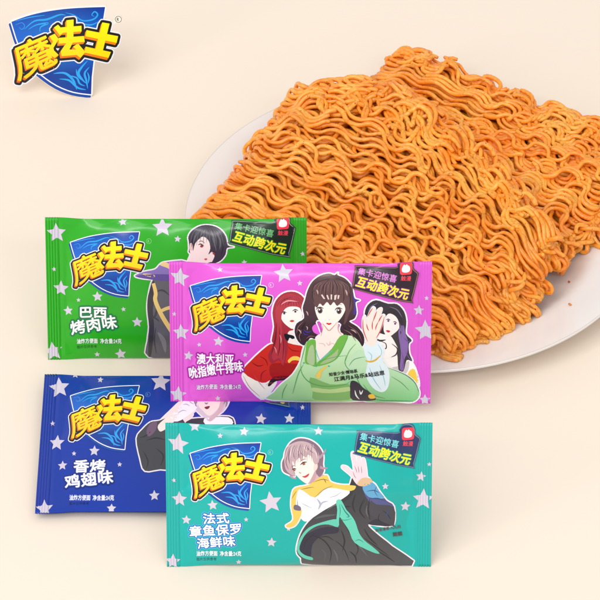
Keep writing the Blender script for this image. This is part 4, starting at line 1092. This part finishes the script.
tag(front, 'large brick of curly orange fried noodles in front, sloping to the near rim', 'noodles', 'cakes of fried noodles on the plate')

# crumbs on the plate
rnd = random.Random(3)
for i, (cx, cy) in enumerate(((570, 281), (571, 309))):
    me_v = []; me_f = []; me_c = []
    p0 = Vector((0, 0, 0)); d = Vector((rnd.uniform(-1, 1), rnd.uniform(-1, 1), 0)).normalized()
    tube_add(me_v, me_f, me_c, [d*(.0005*k)+Vector((0, 0, .0004+.0002*math.sin(k))) for k in range(3+i % 2)], .0005, (.8, .7, .6) if i else (.4, .2, .2), 6)
    o = mesh_obj('crumb', me_v, me_f, NOODLE, None, True, me_c)
    g = at(cx, cy, .0085); dd = math.hypot(g.x-PC.x, g.y-PC.y)/PR
    zz = .0035
    for (r1, z1), (r2, z2) in zip(prof[:9], prof[1:9]):
        if r1 <= dd <= r2: zz = z1+(z2-z1)*(dd-r1)/(r2-r1)
    g.z = zz; o.location = g
    tag(o, ['dark red crumb on the bare right side of the plate', 'orange crumb on the plate rim, to the right', 'small orange crumb near the plate rim, left of the other orange crumb', 'orange crumb below the right end of the noodles'][i], 'crumb')

# ------------------------------------------------------------------ setting
m, nt, b = new_mat('cream_surface')
tc = nt.nodes.new('ShaderNodeTexCoord'); n = nt.nodes.new('ShaderNodeTexNoise'); n.inputs['Scale'].default_value = 700; n.inputs['Detail'].default_value = 2
nt.links.new(tc.outputs['Object'], n.inputs['Vector'])
bp = nt.nodes.new('ShaderNodeBump'); bp.inputs['Strength'].default_value = .03; bp.inputs['Distance'].default_value = .0002
nt.links.new(n.outputs['Fac'], bp.inputs['Height']); nt.links.new(bp.outputs['Normal'], b.inputs['Normal'])
b.inputs['Base Color'].default_value = (*lin((239, 225, 210)), 1); b.inputs['Roughness'].default_value = .9; b.inputs['Specular IOR Level'].default_value = .1
g = mesh_obj('tabletop_surface', [(-6, -6, 0), (6, -6, 0), (6, 8, 0), (-6, 8, 0)], [(0, 1, 2, 3)], m, None, False)
tag(g, 'seamless cream tabletop', None, None, 'structure')

# ------------------------------------------------------------------ light
w = bpy.data.worlds.new('World'); bpy.context.scene.world = w; w.use_nodes = True
bg = w.node_tree.nodes['Background']; bg.inputs['Color'].default_value = (1.0, .985, .97, 1); bg.inputs['Strength'].default_value = .75
def area_light(name, loc, target, size, power, col=(1, 1, 1)):
    l = bpy.data.lights.new(name, 'AREA'); l.shape = 'RECTANGLE'; l.size = size[0]; l.size_y = size[1]; l.energy = power; l.color = col
    o = bpy.data.objects.new(name, l); C.objects.link(o); o.location = loc
    o.rotation_euler = (Vector(target)-Vector(loc)).to_track_quat('-Z', 'Y').to_euler()
area_light('strip_softbox', (0, -2.0, 2.05), (0, 0, 0), (2.6, .22), 17)
area_light('side_strip_softbox', (-1.9, -1.35, .75), (0, 0, 0), (.25, 1.3), 7)
area_light('softbox', (-1.5, -1.7, 3.5), (0, 0, 0), (2.6, 2.6), 60, (1, .98, .95))
area_light('fill_softbox', (1.2, -2.6, 1.7), (0, 0, 0), (1, 1), 4)

vs_ = bpy.context.scene.view_settings
vs_.view_transform = 'Standard'; vs_.look = 'None'; vs_.exposure = 0; vs_.gamma = 1; vs_.use_curve_mapping = False
